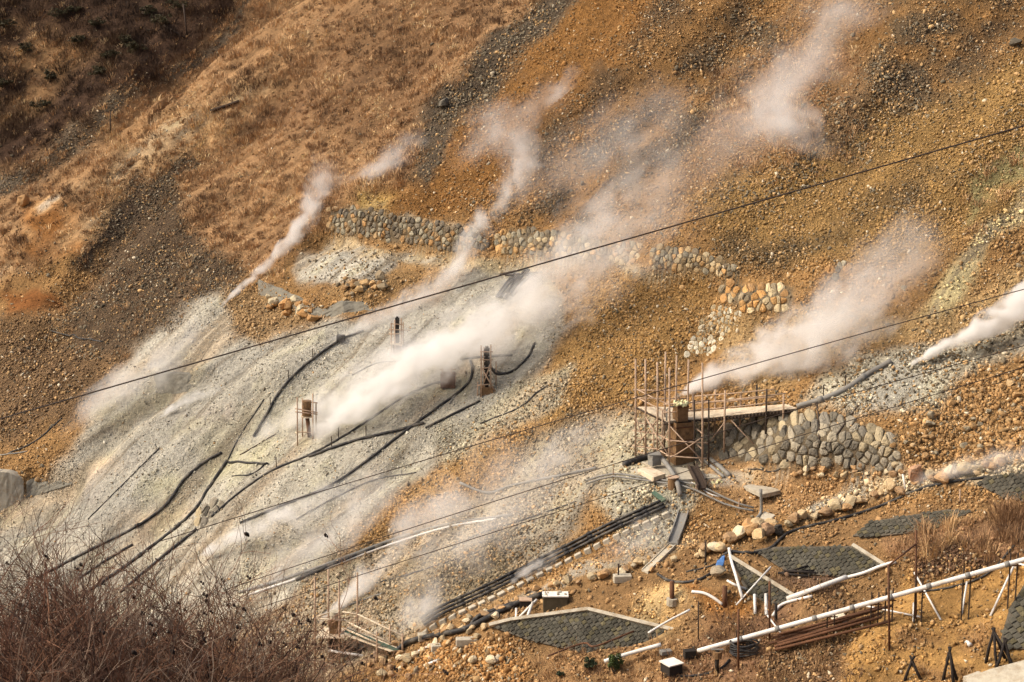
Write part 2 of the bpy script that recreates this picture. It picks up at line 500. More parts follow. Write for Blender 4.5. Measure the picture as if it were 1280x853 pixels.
def rand_rot(rg):
    q = rg.normal(size=4); q /= np.linalg.norm(q); w, x, y, z = q
    return np.array([[1 - 2 * (y * y + z * z), 2 * (x * y - z * w), 2 * (x * z + y * w)], [2 * (x * y + z * w), 1 - 2 * (x * x + z * z), 2 * (y * z - x * w)], [2 * (x * z - y * w), 2 * (y * z + x * w), 1 - 2 * (x * x + y * y)]])

# ------------------------------------------------------------------ ground colours: which soil lies where (fixed to the ground)
BW, BH, BS = 440, 310, 4.0
RX = (np.arange(BW) * BS - 240)[:, None] + np.zeros((1, BH)); RY = (np.arange(BH) * BS - 190)[None, :] + np.zeros((BW, 1))
SOIL = np.zeros((BW, BH, 3)); SOIL[:] = lin((138, 97, 54))
ROCKY = np.full((BW, BH), 0.6); GRASSY = np.zeros((BW, BH)); BRUSH = np.zeros((BW, BH)); RSIZE = np.full((BW, BH), 1.0)
RGREY = np.zeros((BW, BH)); RWARM = np.full((BW, BH), 0.2)
WX = RX + 26 * fbm(RX / 70, RY / 70, 1, 3); WY = RY + 26 * fbm(RX / 70, RY / 70, 4, 3)
def zone(poly, rgb=None, soft=14, amt=1.0, rocky=None, grassy=None, brush=None, rsize=None, grey=None, patch=0.0, warm=None):
    m = sstep(-soft, soft, sdf(WX, WY, poly)) * amt
    if patch: m = m * sstep(-patch, patch * 0.6, fbm(RX / 45, RY / 30, 6, 4) + 0.05)
    if rgb is not None: SOIL[:] = SOIL * (1 - m[..., None]) + lin(rgb) * m[..., None]
    for A, v in ((ROCKY, rocky), (GRASSY, grassy), (BRUSH, brush), (RSIZE, rsize), (RGREY, grey), (RWARM, warm)):
        if v is not None: A[:] = A * (1 - m) + v * m
def stroke(pts, w, *a, **k):
    """a band along a polyline"""
    l = []; r = []
    for i, p in enumerate(pts):
        a0 = pts[max(i - 1, 0)]; b0 = pts[min(i + 1, len(pts) - 1)]
        dx, dy = b0[0] - a0[0], b0[1] - a0[1]; L = math.hypot(dx, dy)
        ww = w[i] if isinstance(w, (list, tuple)) else w
        l.append((p[0] - dy / L * ww / 2, p[1] + dx / L * ww / 2)); r.append((p[0] + dy / L * ww / 2, p[1] - dx / L * ww / 2))
    zone(l + r[::-1], *a, **k)

zone([(620, -200), (1500, -200), (1500, 200), (1100, 260), (700, 290), (500, 250)], (128, 87, 46), 40)
zone([(690, -100), (900, -100), (760, 120), (600, 240), (480, 270), (480, 230)], (126, 80, 36), 20, rocky=0.9)
zone([(-240, 260), (-240, -200), (690, -200), (650, 20), (560, 150), (490, 220), (430, 250), (380, 280), (330, 340), (250, 330), (150, 240), (60, 330), (-240, 420)], (136, 97, 62), 12, rocky=0.12, grassy=1.0)
zone([(430, 0), (640, -40), (560, 130), (480, 200), (400, 180), (330, 200), (380, 90)], (112, 76, 48), 30, amt=0.7)
zone([(180, 180), (300, 90), (340, 100), (250, 190), (120, 280)], (168, 128, 84), 18, amt=0.7)
zone([(-240, 300), (-240, -200), (430, -200), (320, 0), (160, 122), (0, 222)], (74, 50, 36), 10, rocky=0.1, grassy=0.12, brush=1.0)
zone([(-240, 200), (-60, 40), (60, 30), (120, 60), (40, 160), (-240, 260)], (128, 90, 56), 16, brush=0.35, grassy=0.7, patch=0.4)
stroke([(-100, 330), (0, 245), (80, 182), (160, 128), (240, 72), (325, 8), (400, -60)], [22, 18, 16, 14, 10, 8, 8], (104, 88, 70), 5, rocky=1.0, grassy=0.0, grey=0.8, brush=0.0)
zone([(130, 250), (210, 235), (250, 300), (310, 340), (290, 380), (200, 420), (130, 460), (60, 420), (110, 360), (130, 300)], (92, 70, 50), 14, rocky=1.0, grassy=0.1, grey=0.6)
zone([(-240, 420), (60, 400), (140, 450), (110, 500), (0, 560), (-240, 660)], (112, 82, 54), 12, rocky=1.0, grassy=0.0, rsize=1.15)
zone([(30, 262), (95, 262), (110, 300), (60, 318), (20, 300)], (138, 82, 36), 8, rocky=0.2, grassy=0.2)
zone([(0, 372), (70, 368), (80, 395), (0, 402)], (120, 66, 28), 7, rocky=0.2, grassy=0)
stroke([(170, 215), (165, 250), (120, 290), (110, 330)], 26, (86, 66, 50), 8, rocky=1.0, grassy=0.2, grey=0.9, patch=0.3)
stroke([(720, -40), (660, 40), (590, 110), (530, 160), (510, 215)], [36, 44, 34, 34, 26], (84, 68, 52), 10, rocky=1.0, grassy=0.0, grey=0.9, rsize=1.2)
stroke([(1000, -60), (900, 60), (820, 130), (740, 200), (640, 290)], [40, 46, 40, 34, 20], (92, 70, 48), 14, rocky=1.0, grey=0.55, rsize=1.25, patch=0.5)
stroke([(1240, -60), (1150, 60), (1080, 150), (980, 210), (900, 260)], [110, 120, 110, 60, 40], (98, 76, 52), 20, rocky=1.0, grey=0.5, rsize=1.15, patch=0.5)
zone([(930, 60), (1060, 60), (1090, 140), (1060, 200), (930, 220), (860, 160)], (132, 90, 54), 16, grassy=0.45, rocky=0.5, patch=0.4)
zone([(860, 250), (1280, 60), (1500, 60), (1500, 240), (1200, 290), (1120, 330), (1000, 330), (900, 300)], (136, 99, 52), 18, rocky=0.95)
stroke([(1500, 150), (1280, 200), (1225, 240), (1200, 280)], [50, 44, 24, 10], (122, 108, 66), 8, rocky=0.4, grassy=0.3)
stroke([(1400, 150), (1290, 250), (1230, 300), (1195, 340), (1160, 385)], [24, 24, 26, 36, 22], (178, 158, 108), 10, rocky=0.3)
stroke([(1330, -40), (1200, 60), (1120, 140), (1040, 200)], 60, (92, 72, 52), 22, rocky=1.0, grey=0.6, amt=0.8, patch=0.5)
stroke([(860, 0), (800, 60), (720, 140), (650, 210)], 34, (98, 72, 48), 16, rocky=1.0, grey=0.5, patch=0.5)
stroke([(960, 20), (900, 110), (830, 190), (760, 270), (700, 300)], 46, (104, 78, 52), 16, rocky=1.0, grey=0.5, patch=0.4)
stroke([(1200, 210), (1080, 270), (980, 310), (900, 320)], 40, (104, 78, 46), 14, rocky=1.0, grey=0.3, patch=0.5)
stroke([(880, 410), (820, 470), (740, 520), (640, 580)], 30, (112, 82, 46), 12, rocky=1.0, grey=0.2, patch=0.4)
stroke([(30, 230), (90, 185), (170, 120), (215, 95)], 20, (98, 72, 50), 8, rocky=0.8, grassy=0.3, patch=0.4)
stroke([(120, 265), (150, 190), (210, 145), (250, 120)], 16, (104, 76, 50), 8, rocky=0.7, grassy=0.35, patch=0.4)
stroke([(150, 290), (200, 240), (240, 205)], 16, (84, 66, 50), 7, rocky=1.0, grassy=0.1, grey=0.7)
stroke([(260, 215), (330, 160), (400, 120)], 26, (108, 74, 50), 12, amt=0.7, patch=0.3)
stroke([(20, 300), (110, 235), (200, 180), (290, 120), (340, 85)], 24, (188, 146, 98), 9, rocky=0.1, amt=0.8, patch=0.3)
stroke([(0, 345), (70, 300), (130, 250)], 22, (176, 132, 86), 9, rocky=0.1, amt=0.7, patch=0.3)
# white, acid-bleached slope
zone([(425, 405), (470, 385), (540, 350), (600, 322), (660, 330), (700, 380), (700, 430), (660, 470), (620, 530), (560, 560), (520, 600), (480, 650), (400, 720), (300, 790), (200, 860), (-240, 860), (-240, 680), (0, 640), (90, 560), (130, 480), (180, 420), (240, 392), (300, 375), (310, 400), (290, 430)], (157, 149, 131), 12, rocky=0.42, grassy=0.0, rsize=0.62, grey=0.12, warm=0.03)
zone([(285, 375), (330, 365), (400, 395), (380, 410), (330, 430), (290, 420)], (140, 106, 68), 9, rocky=1.0, grassy=0.0, rsize=1.2)
zone([(330, 480), (440, 440), (420, 520), (300, 570), (200, 580), (240, 520)], (160, 151, 122), 20, amt=0.6, patch=0.5)
stroke([(330, 570), (240, 590), (190, 600)], 26, (168, 160, 112), 16, amt=0.5, patch=0.5)
stroke([(280, 500), (180, 560), (120, 600), (60, 660)], 26, (150, 134, 122), 12, amt=0.6, patch=0.3)
stroke([(250, 640), (160, 650), (60, 690), (10, 640), (80, 600), (150, 580)], 22, (178, 146, 108), 14, amt=0.6, patch=0.5)
stroke([(240, 450), (160, 530), (60, 640)], 12, (128, 116, 92), 6, amt=0.8, patch=0.6)
zone([(380, 305), (480, 308), (500, 330), (440, 355), (390, 355), (370, 330)], (168, 158, 138), 8, rocky=0.4, grassy=0.0, grey=0.9)
zone([(440, 345), (500, 325), (570, 325), (560, 350), (500, 375), (430, 390), (400, 380)], (142, 104, 62), 8, rocky=0.9, grassy=0.0)
zone([(440, 235), (490, 232), (495, 256), (450, 262)], (152, 118, 62), 6, rocky=0.2, grassy=0.0)
stroke([(430, 262), (500, 265), (560, 275), (600, 280)], 9, (166, 158, 136), 4, rocky=0.5, grassy=0)
stroke([(400, 300), (520, 314), (640, 325), (760, 332), (900, 352)], 14, (164, 138, 100), 6, rocky=0.3, grassy=0)
# ochre tongue in the middle, grey fans beside it
zone([(760, 345), (900, 345), (900, 390), (850, 450), (800, 500), (700, 540), (600, 580), (520, 640), (470, 690), (430, 690), (520, 610), (620, 540), (680, 470), (700, 430)], (142, 102, 54), 12, rocky=0.85)
zone([(560, 580), (680, 520), (660, 560), (600, 610), (520, 650), (450, 690), (440, 670)], (160, 116, 66), 14, amt=0.8, rocky=0.6)
zone([(640, 470), (720, 460), (700, 510), (640, 540), (560, 570), (540, 560)], (156, 146, 120), 10, rocky=0.8, grey=0.6)
zone([(700, 540), (800, 520), (800, 590), (740, 640), (700, 690), (560, 765), (520, 800), (300, 880), (300, 800), (440, 700), (560, 640)], (152, 134, 108), 16, rocky=0.55, rsize=0.9, grey=0.5)
zone([(560, 640), (700, 620), (640, 680), (500, 700)], (164, 144, 114), 16, amt=0.7)
zone([(520, 680), (640, 660), (640, 720), (560, 760), (480, 760)], (142, 122, 92), 14, rocky=1.0, grey=0.5)
zone([(760, 560), (800, 530), (850, 520), (920, 570), (880, 640), (840, 690), (780, 700), (760, 640)], (164, 152, 122), 12, rocky=0.5, grey=0.6)
zone([(880, 570), (1000, 560), (1150, 580), (1150, 600), (1000, 640), (930, 650), (870, 610)], (150, 108, 66), 10, rocky=0.4)
stroke([(880, 606), (950, 582), (1020, 580), (1090, 594), (1150, 590), (1230, 572)], [20, 18, 16, 16, 14, 10], (172, 132, 90), 6, rocky=0.12, amt=.8)
# right hand: pale fan under the fumarole, rubble field
zone([(1000, 500), (1100, 450), (1180, 420), (1320, 390), (1320, 440), (1200, 470), (1150, 520), (1080, 525)], (166, 156, 132), 14, rocky=0.6, grey=0.7)
zone([(900, 400), (1010, 390), (1200, 370), (1320, 330), (1320, 400), (1160, 420), (1050, 450), (900, 490)], (150, 116, 72), 14, rocky=0.7)
zone([(1090, 560), (1160, 500), (1320, 440), (1500, 430), (1500, 590), (1300, 570), (1140, 590)], (136, 96, 54), 10, rocky=1.0, rsize=1.25)
stroke([(1300, 575), (1200, 595), (1100, 620), (1000, 650)], [18, 20, 20, 10], (184, 164, 130), 7, rocky=0.7, rsize=1.2)
# the terraces bottom right
zone([(560, 775), (700, 725), (900, 690), (1060, 650), (1240, 620), (1500, 640), (1500, 1000), (500, 1000)], (132, 94, 56), 10, rocky=0.32)
zone([(800, 750), (850, 735), (860, 770), (800, 790)], (194, 150, 92), 12, rocky=0.2)
zone([(860, 730), (900, 740), (960, 770), (880, 790)], (146, 90, 40), 10, rocky=0.3)
zone([(780, 850), (860, 800), (960, 770), (1010, 760), (980, 800), (930, 860)], (128, 88, 60), 12, rocky=0.2, grassy=0.85)
zone([(960, 730), (1060, 700), (1050, 740), (990, 750)], (108, 78, 58), 10, rocky=0.2, grassy=0.45)
zone([(1040, 790), (1100, 745), (1150, 710), (1260, 700), (1320, 690), (1320, 840), (1050, 870)], (156, 110, 56), 12, rocky=0.16)
zone([(1150, 700), (1240, 680), (1290, 690), (1220, 720), (1140, 740)], (96, 66, 46), 10, rocky=0.6)
zone([(940, 880), (960, 810), (1060, 790), (1060, 880)], (108, 76, 48), 10, rocky=0.4, grassy=0.4)
zone([(1100, 690), (1190, 665), (1320, 630), (1320, 690), (1200, 690), (1110, 700)], (140, 98, 66), 8, rocky=0.1, grassy=1.0)
zone([(680, 850), (700, 820), (850, 790), (840, 850)], (148, 106, 66), 12, rocky=0.3, grassy=0.75)
zone([(480, 850), (560, 800), (640, 800), (680, 850)], (142, 94, 48), 12, rocky=1.0, rsize=1.4)
zone([(1000, 760), (1090, 735), (1120, 770), (1030, 800)], (112, 78, 50), 12, amt=.7, rocky=.5, patch=.4)
zone([(1120, 790), (1200, 780), (1260, 800), (1200, 850), (1120, 840)], (128, 88, 52), 14, amt=.8, rocky=.25, grassy=.25, patch=.4)
zone([(840, 770), (900, 755), (960, 790), (900, 810)], (118, 82, 54), 10, amt=.7, rocky=.4, patch=.4)
stroke([(620, 760), (700, 726), (800, 706), (880, 690)], 12, (186, 144, 96), 6, rocky=0.7)

ochre = np.clip((SOIL[..., 0] - SOIL[..., 2]) / 0.16, 0, 1)[..., None]; SOIL *= 1 + 0.2 * ochre
WALLPOLY = [
    [(408, 262), (445, 259), (520, 274), (588, 288), (580, 314), (530, 308), (470, 299), (410, 287)],
    [(636, 290), (690, 288), (757, 302), (760, 326), (700, 320), (634, 314)],
    [(816, 308), (866, 314), (926, 333), (926, 348), (870, 338), (814, 334)],
    [(897, 354), (940, 356), (992, 362), (988, 386), (935, 389), (903, 373)],
    [(900, 532), (935, 522), (985, 516), (1062, 526), (1122, 545), (1126, 588), (1060, 582), (985, 582), (945, 579), (902, 572)]]
for wp in WALLPOLY:
    m = sstep(-3, 3, sdf(RX, RY, wp)); SOIL[:] = SOIL * (1 - m[..., None]) + lin((104, 88, 66)) * m[..., None]; ROCKY *= 1 - m
for (c_, n_, w_) in REVPL:
    rp = np.stack(project(w_), -1); m = sstep(-4, 2, sdf(RX, RY, [tuple(q) for q in rp])); ROCKY *= 1 - m; GRASSY *= 1 - m
ROCKY *= 1 - 0.8 * sstep(-6, 4, sdf(RX, RY, [(790, 577), (842, 604), (915, 597), (890, 572)]))
def samp(A, px, py):
    fx = np.clip((px + 240) / BS, 0, BW - 1.001); fy = np.clip((py + 190) / BS, 0, BH - 1.001)
    i = fx.astype(int); j = fy.astype(int); u = fx - i; v = fy - j
    if A.ndim == 3: u = u[..., None]; v = v[..., None]
    return (A[i, j] * (1 - u) + A[i + 1, j] * u) * (1 - v) + (A[i, j + 1] * (1 - u) + A[i + 1, j + 1] * u) * v

# ------------------------------------------------------------------ ground mesh
def ground_material():
    m, nt = nt_new('hillside_soil'); l = nt.links
    out = N(nt, 'ShaderNodeOutputMaterial'); b = N(nt, 'ShaderNodeBsdfPrincipled'); l.new(b.outputs[0], out.inputs[0])
    b.inputs['Roughness'].default_value = 0.95; b.inputs['Specular IOR Level'].default_value = 0.1
    a = N(nt, 'ShaderNodeAttribute'); a.attribute_name = 'col'
    tc = N(nt, 'ShaderNodeTexCoord')
    col = a.outputs['Color']
    for sc_, lo, hi, det in ((0.55, 0.78, 1.2, 5), (3.2, 0.7, 1.28, 6)):
        n = N(nt, 'ShaderNodeTexNoise'); n.inputs['Scale'].default_value = sc_; n.inputs['Detail'].default_value = det; n.inputs['Roughness'].default_value = 0.7
        l.new(tc.outputs['Object'], n.inputs['Vector'])
        mr = N(nt, 'ShaderNodeMapRange'); mr.inputs['From Min'].default_value = 0.3; mr.inputs['From Max'].default_value = 0.7; mr.inputs['To Min'].default_value = lo; mr.inputs['To Max'].default_value = hi
        l.new(n.outputs['Fac'], mr.inputs['Value'])
        s = N(nt, 'ShaderNodeVectorMath', operation='SCALE'); l.new(col, s.inputs[0]); l.new(mr.outputs[0], s.inputs['Scale']); col = s.outputs[0]
    # pebbles: small cells, each of its own tone
    vo = N(nt, 'ShaderNodeTexVoronoi'); vo.inputs['Scale'].default_value = 9.5; l.new(tc.outputs['Object'], vo.inputs['Vector'])
    hs = N(nt, 'ShaderNodeSeparateColor'); l.new(vo.outputs['Color'], hs.inputs[0])
    mr = N(nt, 'ShaderNodeMapRange'); mr.inputs['To Min'].default_value = 0.72; mr.inputs['To Max'].default_value = 1.3; l.new(hs.outputs[0], mr.inputs['Value'])
    pm = N(nt, 'ShaderNodeMix', data_type='FLOAT'); pm.inputs['A'].default_value = 1.0; l.new(a.outputs['Alpha'], pm.inputs['Factor']); l.new(mr.outputs[0], pm.inputs['B'])
    mr = pm
    s = N(nt, 'ShaderNodeVectorMath', operation='SCALE'); l.new(col, s.inputs[0]); l.new(pm.outputs['Result'], s.inputs['Scale']); col = s.outputs[0]
    l.new(col, b.inputs['Base Color'])
    bp = N(nt, 'ShaderNodeBump'); bp.inputs['Strength'].default_value = 0.7; bp.inputs['Distance'].default_value = 0.12; bp.invert = True
    l.new(vo.outputs['Distance'], bp.inputs['Height']); l.new(a.outputs['Alpha'], bp.inputs['Strength'])
    n = N(nt, 'ShaderNodeTexNoise'); n.inputs['Scale'].default_value = 2.2; n.inputs['Detail'].default_value = 8; n.inputs['Roughness'].default_value = 0.7; l.new(tc.outputs['Object'], n.inputs['Vector'])
    b2 = N(nt, 'ShaderNodeBump'); b2.inputs['Strength'].default_value = 0.8; b2.inputs['Distance'].default_value = 0.35; l.new(n.outputs['Fac'], b2.inputs['Height'])
    l.new(bp.outputs[0], b2.inputs['Normal']); l.new(b2.outputs[0], b.inputs['Normal'])
    return m
GV = np.stack([GXX, GYY, GZ], -1).reshape(-1, 3)
gpx, gpy = project(GV)
aa = GV[:, 0] * FL[0] + GV[:, 1] * FL[1]; bb = -GV[:, 0] * FL[1] + GV[:, 1] * FL[0]
jx = gpx + 5 * fbm(GV[:, 0] / 1.6, GV[:, 1] / 1.6, 2, 3); jy = gpy + 5 * fbm(GV[:, 0] / 1.6, GV[:, 1] / 1.6, 6, 3)
gc = samp(SOIL, jx, jy)
streak = fbm(aa / 14, bb / 1.3, 3, 4) * 0.24 + fbm(GV[:, 0] / 5, GV[:, 1] / 5, 5, 4) * 0.16
white = sstep(0.20, 0.30, gc[:, 1])
s2 = fbm(aa / 10 + 3, bb / 0.7, 6, 4); s3 = fbm(aa / 18, bb / 3.5 + 7, 1, 4); s4 = fbm(GV[:, 0] / 2.2, GV[:, 1] / 2.2, 2, 4)
for (fld, lo_, hi_, rgb_, am) in ((s3, .02, .35, (164, 136, 104), .6), (-s3, .05, .4, (152, 146, 132), .7), (s4, .15, .5, (170, 162, 122), .35), (s2, .1, .5, (112, 97, 77), .75), (-s2, .2, .5, (172, 163, 144), .5)):
    m_ = (sstep(lo_, hi_, fld) * white * am)[:, None]; gc = gc * (1 - m_) + lin(rgb_) * m_
dk = (sstep(.12, .5, fbm(aa / 7 + 9, bb / 1.8, 4, 4)) * (1 - white) * .55)[:, None]
gc = gc * (1 - dk) + gc * np.array([.62, .60, .62]) * dk
gc = gc * (1 + streak)[:, None]
nearm = sstep(62, 50, GV[:, 1])[:, None]
gc = gc * (1 - nearm) + lin((92, 68, 48)) * nearm
gcol = np.concatenate([np.clip(gc, 0.01, 0.9), np.clip(samp(ROCKY, jx, jy), 0.05, 1)[:, None]], 1)
I, J = np.meshgrid(np.arange(NT - 1), np.arange(NY - 1), indexing='ij')
q = (I * NY + J)
GF = np.stack([q, q + NY, q + NY + 1, q + 1], -1).reshape(-1, 4)
ground = np_mesh('terrain', GV, GF, ground_material(), gcol, smooth=True)
ground['kind'] = 'structure'
#@@PART2
# ================================================================== loose ground cover (nobody could count it)
def soil_at(P):
    px, py = project(P)
    return samp(SOIL, px, py), px, py
def rock_field(name, n, smin, smax, lvl, power=2.2, prob=None, seed=1, label=None, cat=None, up=0.15, flat=0.75, minpx=0):
    rg = np.random.default_rng(seed)
    px = rg.uniform(-90, 1370, n); py = rg.uniform(-70, 925, n)
    r = samp(ROCKY, px + 6 * rg.normal(size=n), py + 6 * rg.normal(size=n))
    clus = 0.35 + 1.3 * sstep(-0.25, 0.45, fbm(px / 38, py / 38, seed % 5, 4))
    keep = rg.random(n) < r * clus * (prob if prob else 1.0)
    px, py = px[keep], py[keep]
    P = hits(px, py); n = len(P)
    ok = P[:, 1] > 59; P = P[ok]; px = px[ok]; py = py[ok]; n = len(P)
    size = smin + (smax - smin) * rg.random(n) ** power
    size = size * samp(RSIZE, px, py)
    base = samp(SOIL, px, py); gm = samp(RGREY, px, py)
    grey = lin((118, 103, 80)) * rg.uniform(0.5, 1.5, (n, 1))
    warm = lin((178, 134, 84)) * rg.uniform(0.5, 1.4, (n, 1))
    own = base * rg.uniform(0.75, 1.6, (n, 1))
    pale = lin((208, 186, 152)) * rg.uniform(0.7, 1.1, (n, 1))
    u = rg.random((n, 1)); g = (0.06 + 0.6 * gm)[:, None]; wa = samp(RWARM, px, py)[:, None]
    c = np.where(u < g, grey, np.where(u < g + wa, warm, np.where(u > 0.972, pale, own)))
    Vs = []; Fs = []; Cs = []; o = 0
    var = rg.integers(0, 10, n)
    for k in range(10):
        V, Fc = ROCKT[lvl][k]; Fc = np.array(Fc)
        idx = np.where(var == k)[0]; m = len(idx)
        if m == 0: continue
        q = rg.normal(size=(m, 4)); q /= np.linalg.norm(q, axis=1)[:, None]
        w_, x_, y_, z_ = q.T
        R = np.stack([np.stack([1 - 2 * (y_ * y_ + z_ * z_), 2 * (x_ * y_ - z_ * w_), 2 * (x_ * z_ + y_ * w_)], -1), np.stack([2 * (x_ * y_ + z_ * w_), 1 - 2 * (x_ * x_ + z_ * z_), 2 * (y_ * z_ - x_ * w_)], -1), np.stack([2 * (x_ * z_ - y_ * w_), 2 * (y_ * z_ + x_ * w_), 1 - 2 * (x_ * x_ + y_ * y_)], -1)], 1)
        sc = rg.uniform(0.6, 1.15, (m, 3)) * size[idx][:, None]; sc[:, 2] *= flat
        W = np.einsum('nij,nvj->nvi', R, V[None] * sc[:, None, :]) + P[idx][:, None, :] + np.array([0, 0, 1.0]) * (size[idx] * up)[:, None, None]
        Vs.append(W.reshape(-1, 3)); nv = len(V)
        Fs.append((Fc[None] + (np.arange(m) * nv)[:, None, None] + o).reshape(-1, 3)); o += m * nv
        cc = np.concatenate([np.clip(c[idx], 0.01, 0.85), np.ones((m, 1))], 1)
        Cs.append(np.repeat(cc, nv, 0))
    ob = np_mesh(name, np.concatenate(Vs), np.concatenate(Fs), M_rock, np.concatenate(Cs))
    tag(ob, label, cat, None, 'stuff')
    return ob
rock_field('gravel', 680000, 0.035, 0.17, 0, 2.6, seed=3, label='fine gravel strewn over the whole ochre and white hillside', cat='gravel', up=0.3)
rock_field('rubble', 32000, 0.09, 0.34, 1, 4.2, seed=4, label='fist to head sized rubble scattered over the slopes', cat='rubble', up=0.12, flat=0.6)

def grass_field(name, n, blades, hmin, hmax, rad, cols, field, seed, label, cat, width=0.022, lean=0.55, stretch=1.0):
    rg = np.random.default_rng(seed)
    px = rg.uniform(-90, 1370, n); py = rg.uniform(-70, 925, n)
    keep = rg.random(n) < samp(field, px + 5 * rg.normal(size=n), py + 5 * rg.normal(size=n))
    px, py = px[keep], py[keep]
    P = hits(px, py); ok = P[:, 1] > 60; P = P[ok]; px = px[ok]; py = py[ok]; n = len(P)
    big = sstep(-0.5, 0.5, fbm(px / 30, py / 30, 2, 3))
    # tone per tuft, patchy over the hill
    t = np.clip(0.5 + 0.75 * fbm(px / 55, py / 40, 5, 4) + 0.22 * rg.normal(size=n), 0, 1)
    C = np.array([lin(c) for c in cols]); ti = t * (len(cols) - 1); i0 = np.clip(ti.astype(int), 0, len(cols) - 2); fr = (ti - i0)[:, None]
    tc = C[i0] * (1 - fr) + C[i0 + 1] * fr
    h = (hmin + (hmax - hmin) * rg.random(n)) * (0.7 + 0.6 * big)
    # blades: n x blades triangles-as-quads
    m = n * blades
    pi = np.repeat(np.arange(n), blades)
    a = rg.uniform(0, 2 * PI, m); rr = rad * np.sqrt(rg.random(m)) * (0.7 + 0.5 * big[pi])
    root = P[pi] + np.stack([np.cos(a) * rr, np.sin(a) * rr, 0 * rr], -1)
    # follow the slope
    root[:, 2] += GA * np.cos(a) * rr + GB * np.sin(a) * rr - 0.05
    hh = h[pi] * rg.uniform(0.6, 1.15, m)
    out = np.stack([np.cos(a), np.sin(a)], -1) * (rr / rad)[:, None] * lean + rg.normal(size=(m, 2)) * 0.28 - FL[None] * 0.22
    mid = root + np.stack([out[:, 0] * hh * 0.4, out[:, 1] * hh * 0.4, hh * 0.62], -1)
    tip = root + np.stack([out[:, 0] * hh * 1.05, out[:, 1] * hh * 1.05, hh * (1.0 - 0.35 * rg.random(m))], -1)
    b = rg.uniform(0, PI, m); wv = np.stack([np.cos(b), np.sin(b), 0 * b], -1) * (width * rg.uniform(0.6, 1.4, m))[:, None]
    V = np.stack([root - wv, root + wv, mid + wv * 0.9, tip, mid - wv * 0.9], 1).reshape(-1, 3)
    base = np.arange(m) * 5
    Fc = np.concatenate([np.stack([base, base + 1, base + 2, base + 4], -1), np.stack([base + 4, base + 2, base + 3, base + 3], -1)])
    quad = np.stack([base, base + 1, base + 2, base + 4], -1)
    tri = np.stack([base + 4, base + 2, base + 3], -1)
    me_f = np.concatenate([quad[:, [0, 1, 2]], quad[:, [0, 2, 3]], tri])
    bc = tc[pi] * rg.uniform(0.75, 1.25, (m, 1))
    cc = np.concatenate([np.clip(bc, 0.01, 0.8), np.ones((m, 1))], 1)
    o = np_mesh(name, V, me_f, M_grass, np.repeat(cc, 5, 0))
    tag(o, label, cat, None, 'stuff')
    return o
GRZ = np.where(RY < 520, GRASSY, 0); GRL = np.where(RY >= 520, GRASSY, 0)
grass_field('dry_grass', 40000, 26, 0.26, 0.62, 0.36, [(108, 76, 54), (166, 120, 80), (208, 156, 106), (232, 188, 134)], GRZ, 21, 'tan dry grass tufts covering the upper left hillside', 'dry grass', width=0.02)
grass_field('terrace_grass', 26000, 22, 0.2, 0.6, 0.30, [(124, 86, 60), (166, 120, 78), (196, 148, 98)], GRL, 22, 'dead straw grass on the terraces beside the stone revetments', 'dry grass', width=0.012)
BANK = sstep(-6, 6, sdf(RX, RY, [(1105, 700), (1150, 668), (1200, 648), (1320, 628), (1320, 676), (1230, 690), (1150, 704)]))
grass_field('tall_straw_grass', 7000, 46, 0.7, 1.35, 0.34, [(142, 98, 66), (186, 138, 92), (216, 168, 112)], BANK, 24, 'tall blond straw grass drooping over the bank before the overgrown revetment', 'tall grass', width=0.012, lean=0.5)
grass_field('brushwood', 17000, 34, 0.5, 1.15, 0.6, [(46, 33, 27), (66, 46, 36), (88, 60, 43), (104, 74, 48)], BRUSH, 23, 'dark leafless brushwood on the far slope in the upper left corner', 'brush', width=0.018, lean=0.7)

# ================================================================== stone walls
STONE_PAL = {
    'grey': [(138, 126, 106), (120, 110, 94), (150, 136, 112), (104, 95, 80), (158, 138, 104)],
    'tan': [(176, 142, 96), (150, 122, 84), (186, 160, 118), (122, 104, 80), (192, 140, 82), (140, 128, 104)],
    'mixed': [(128, 116, 96), (158, 122, 80), (104, 92, 76), (150, 138, 112), (168, 118, 68), (118, 100, 78)],
    'pale': [(184, 170, 140), (164, 150, 122), (196, 184, 156), (150, 128, 92)],
    'orange': [(184, 126, 66), (160, 112, 64), (190, 164, 120), (148, 128, 98), (198, 142, 80)],
}
def face_pts(poly, step, jit, rg):
    xs = [p[0] for p in poly]; ys = [p[1] for p in poly]
    pts = []; row = 0; y = min(ys)
    while y <= max(ys):
        x = min(xs) + (step / 2 if row % 2 else 0)
        while x <= max(xs):
            pts.append((x + rg.normal() * jit * step, y + rg.normal() * jit * step)); x += step
        y += step * 0.84; row += 1
    pts = np.array(pts)
    return pts[inside(pts[:, 0], pts[:, 1], poly)]
def clip_half(poly, m, n):
    """part of a convex polygon on the side of m against direction n"""
    out = []; k = len(poly)
    for i in range(k):
        a, b = poly[i], poly[(i + 1) % k]; da = (a[0] - m[0]) * n[0] + (a[1] - m[1]) * n[1]; db = (b[0] - m[0]) * n[0] + (b[1] - m[1]) * n[1]
        if da <= 0: out.append(a)
        if (da < 0 < db) or (db < 0 < da):
            t = da / (da - db); out.append((a[0] + (b[0] - a[0]) * t, a[1] + (b[1] - a[1]) * t))
    return out
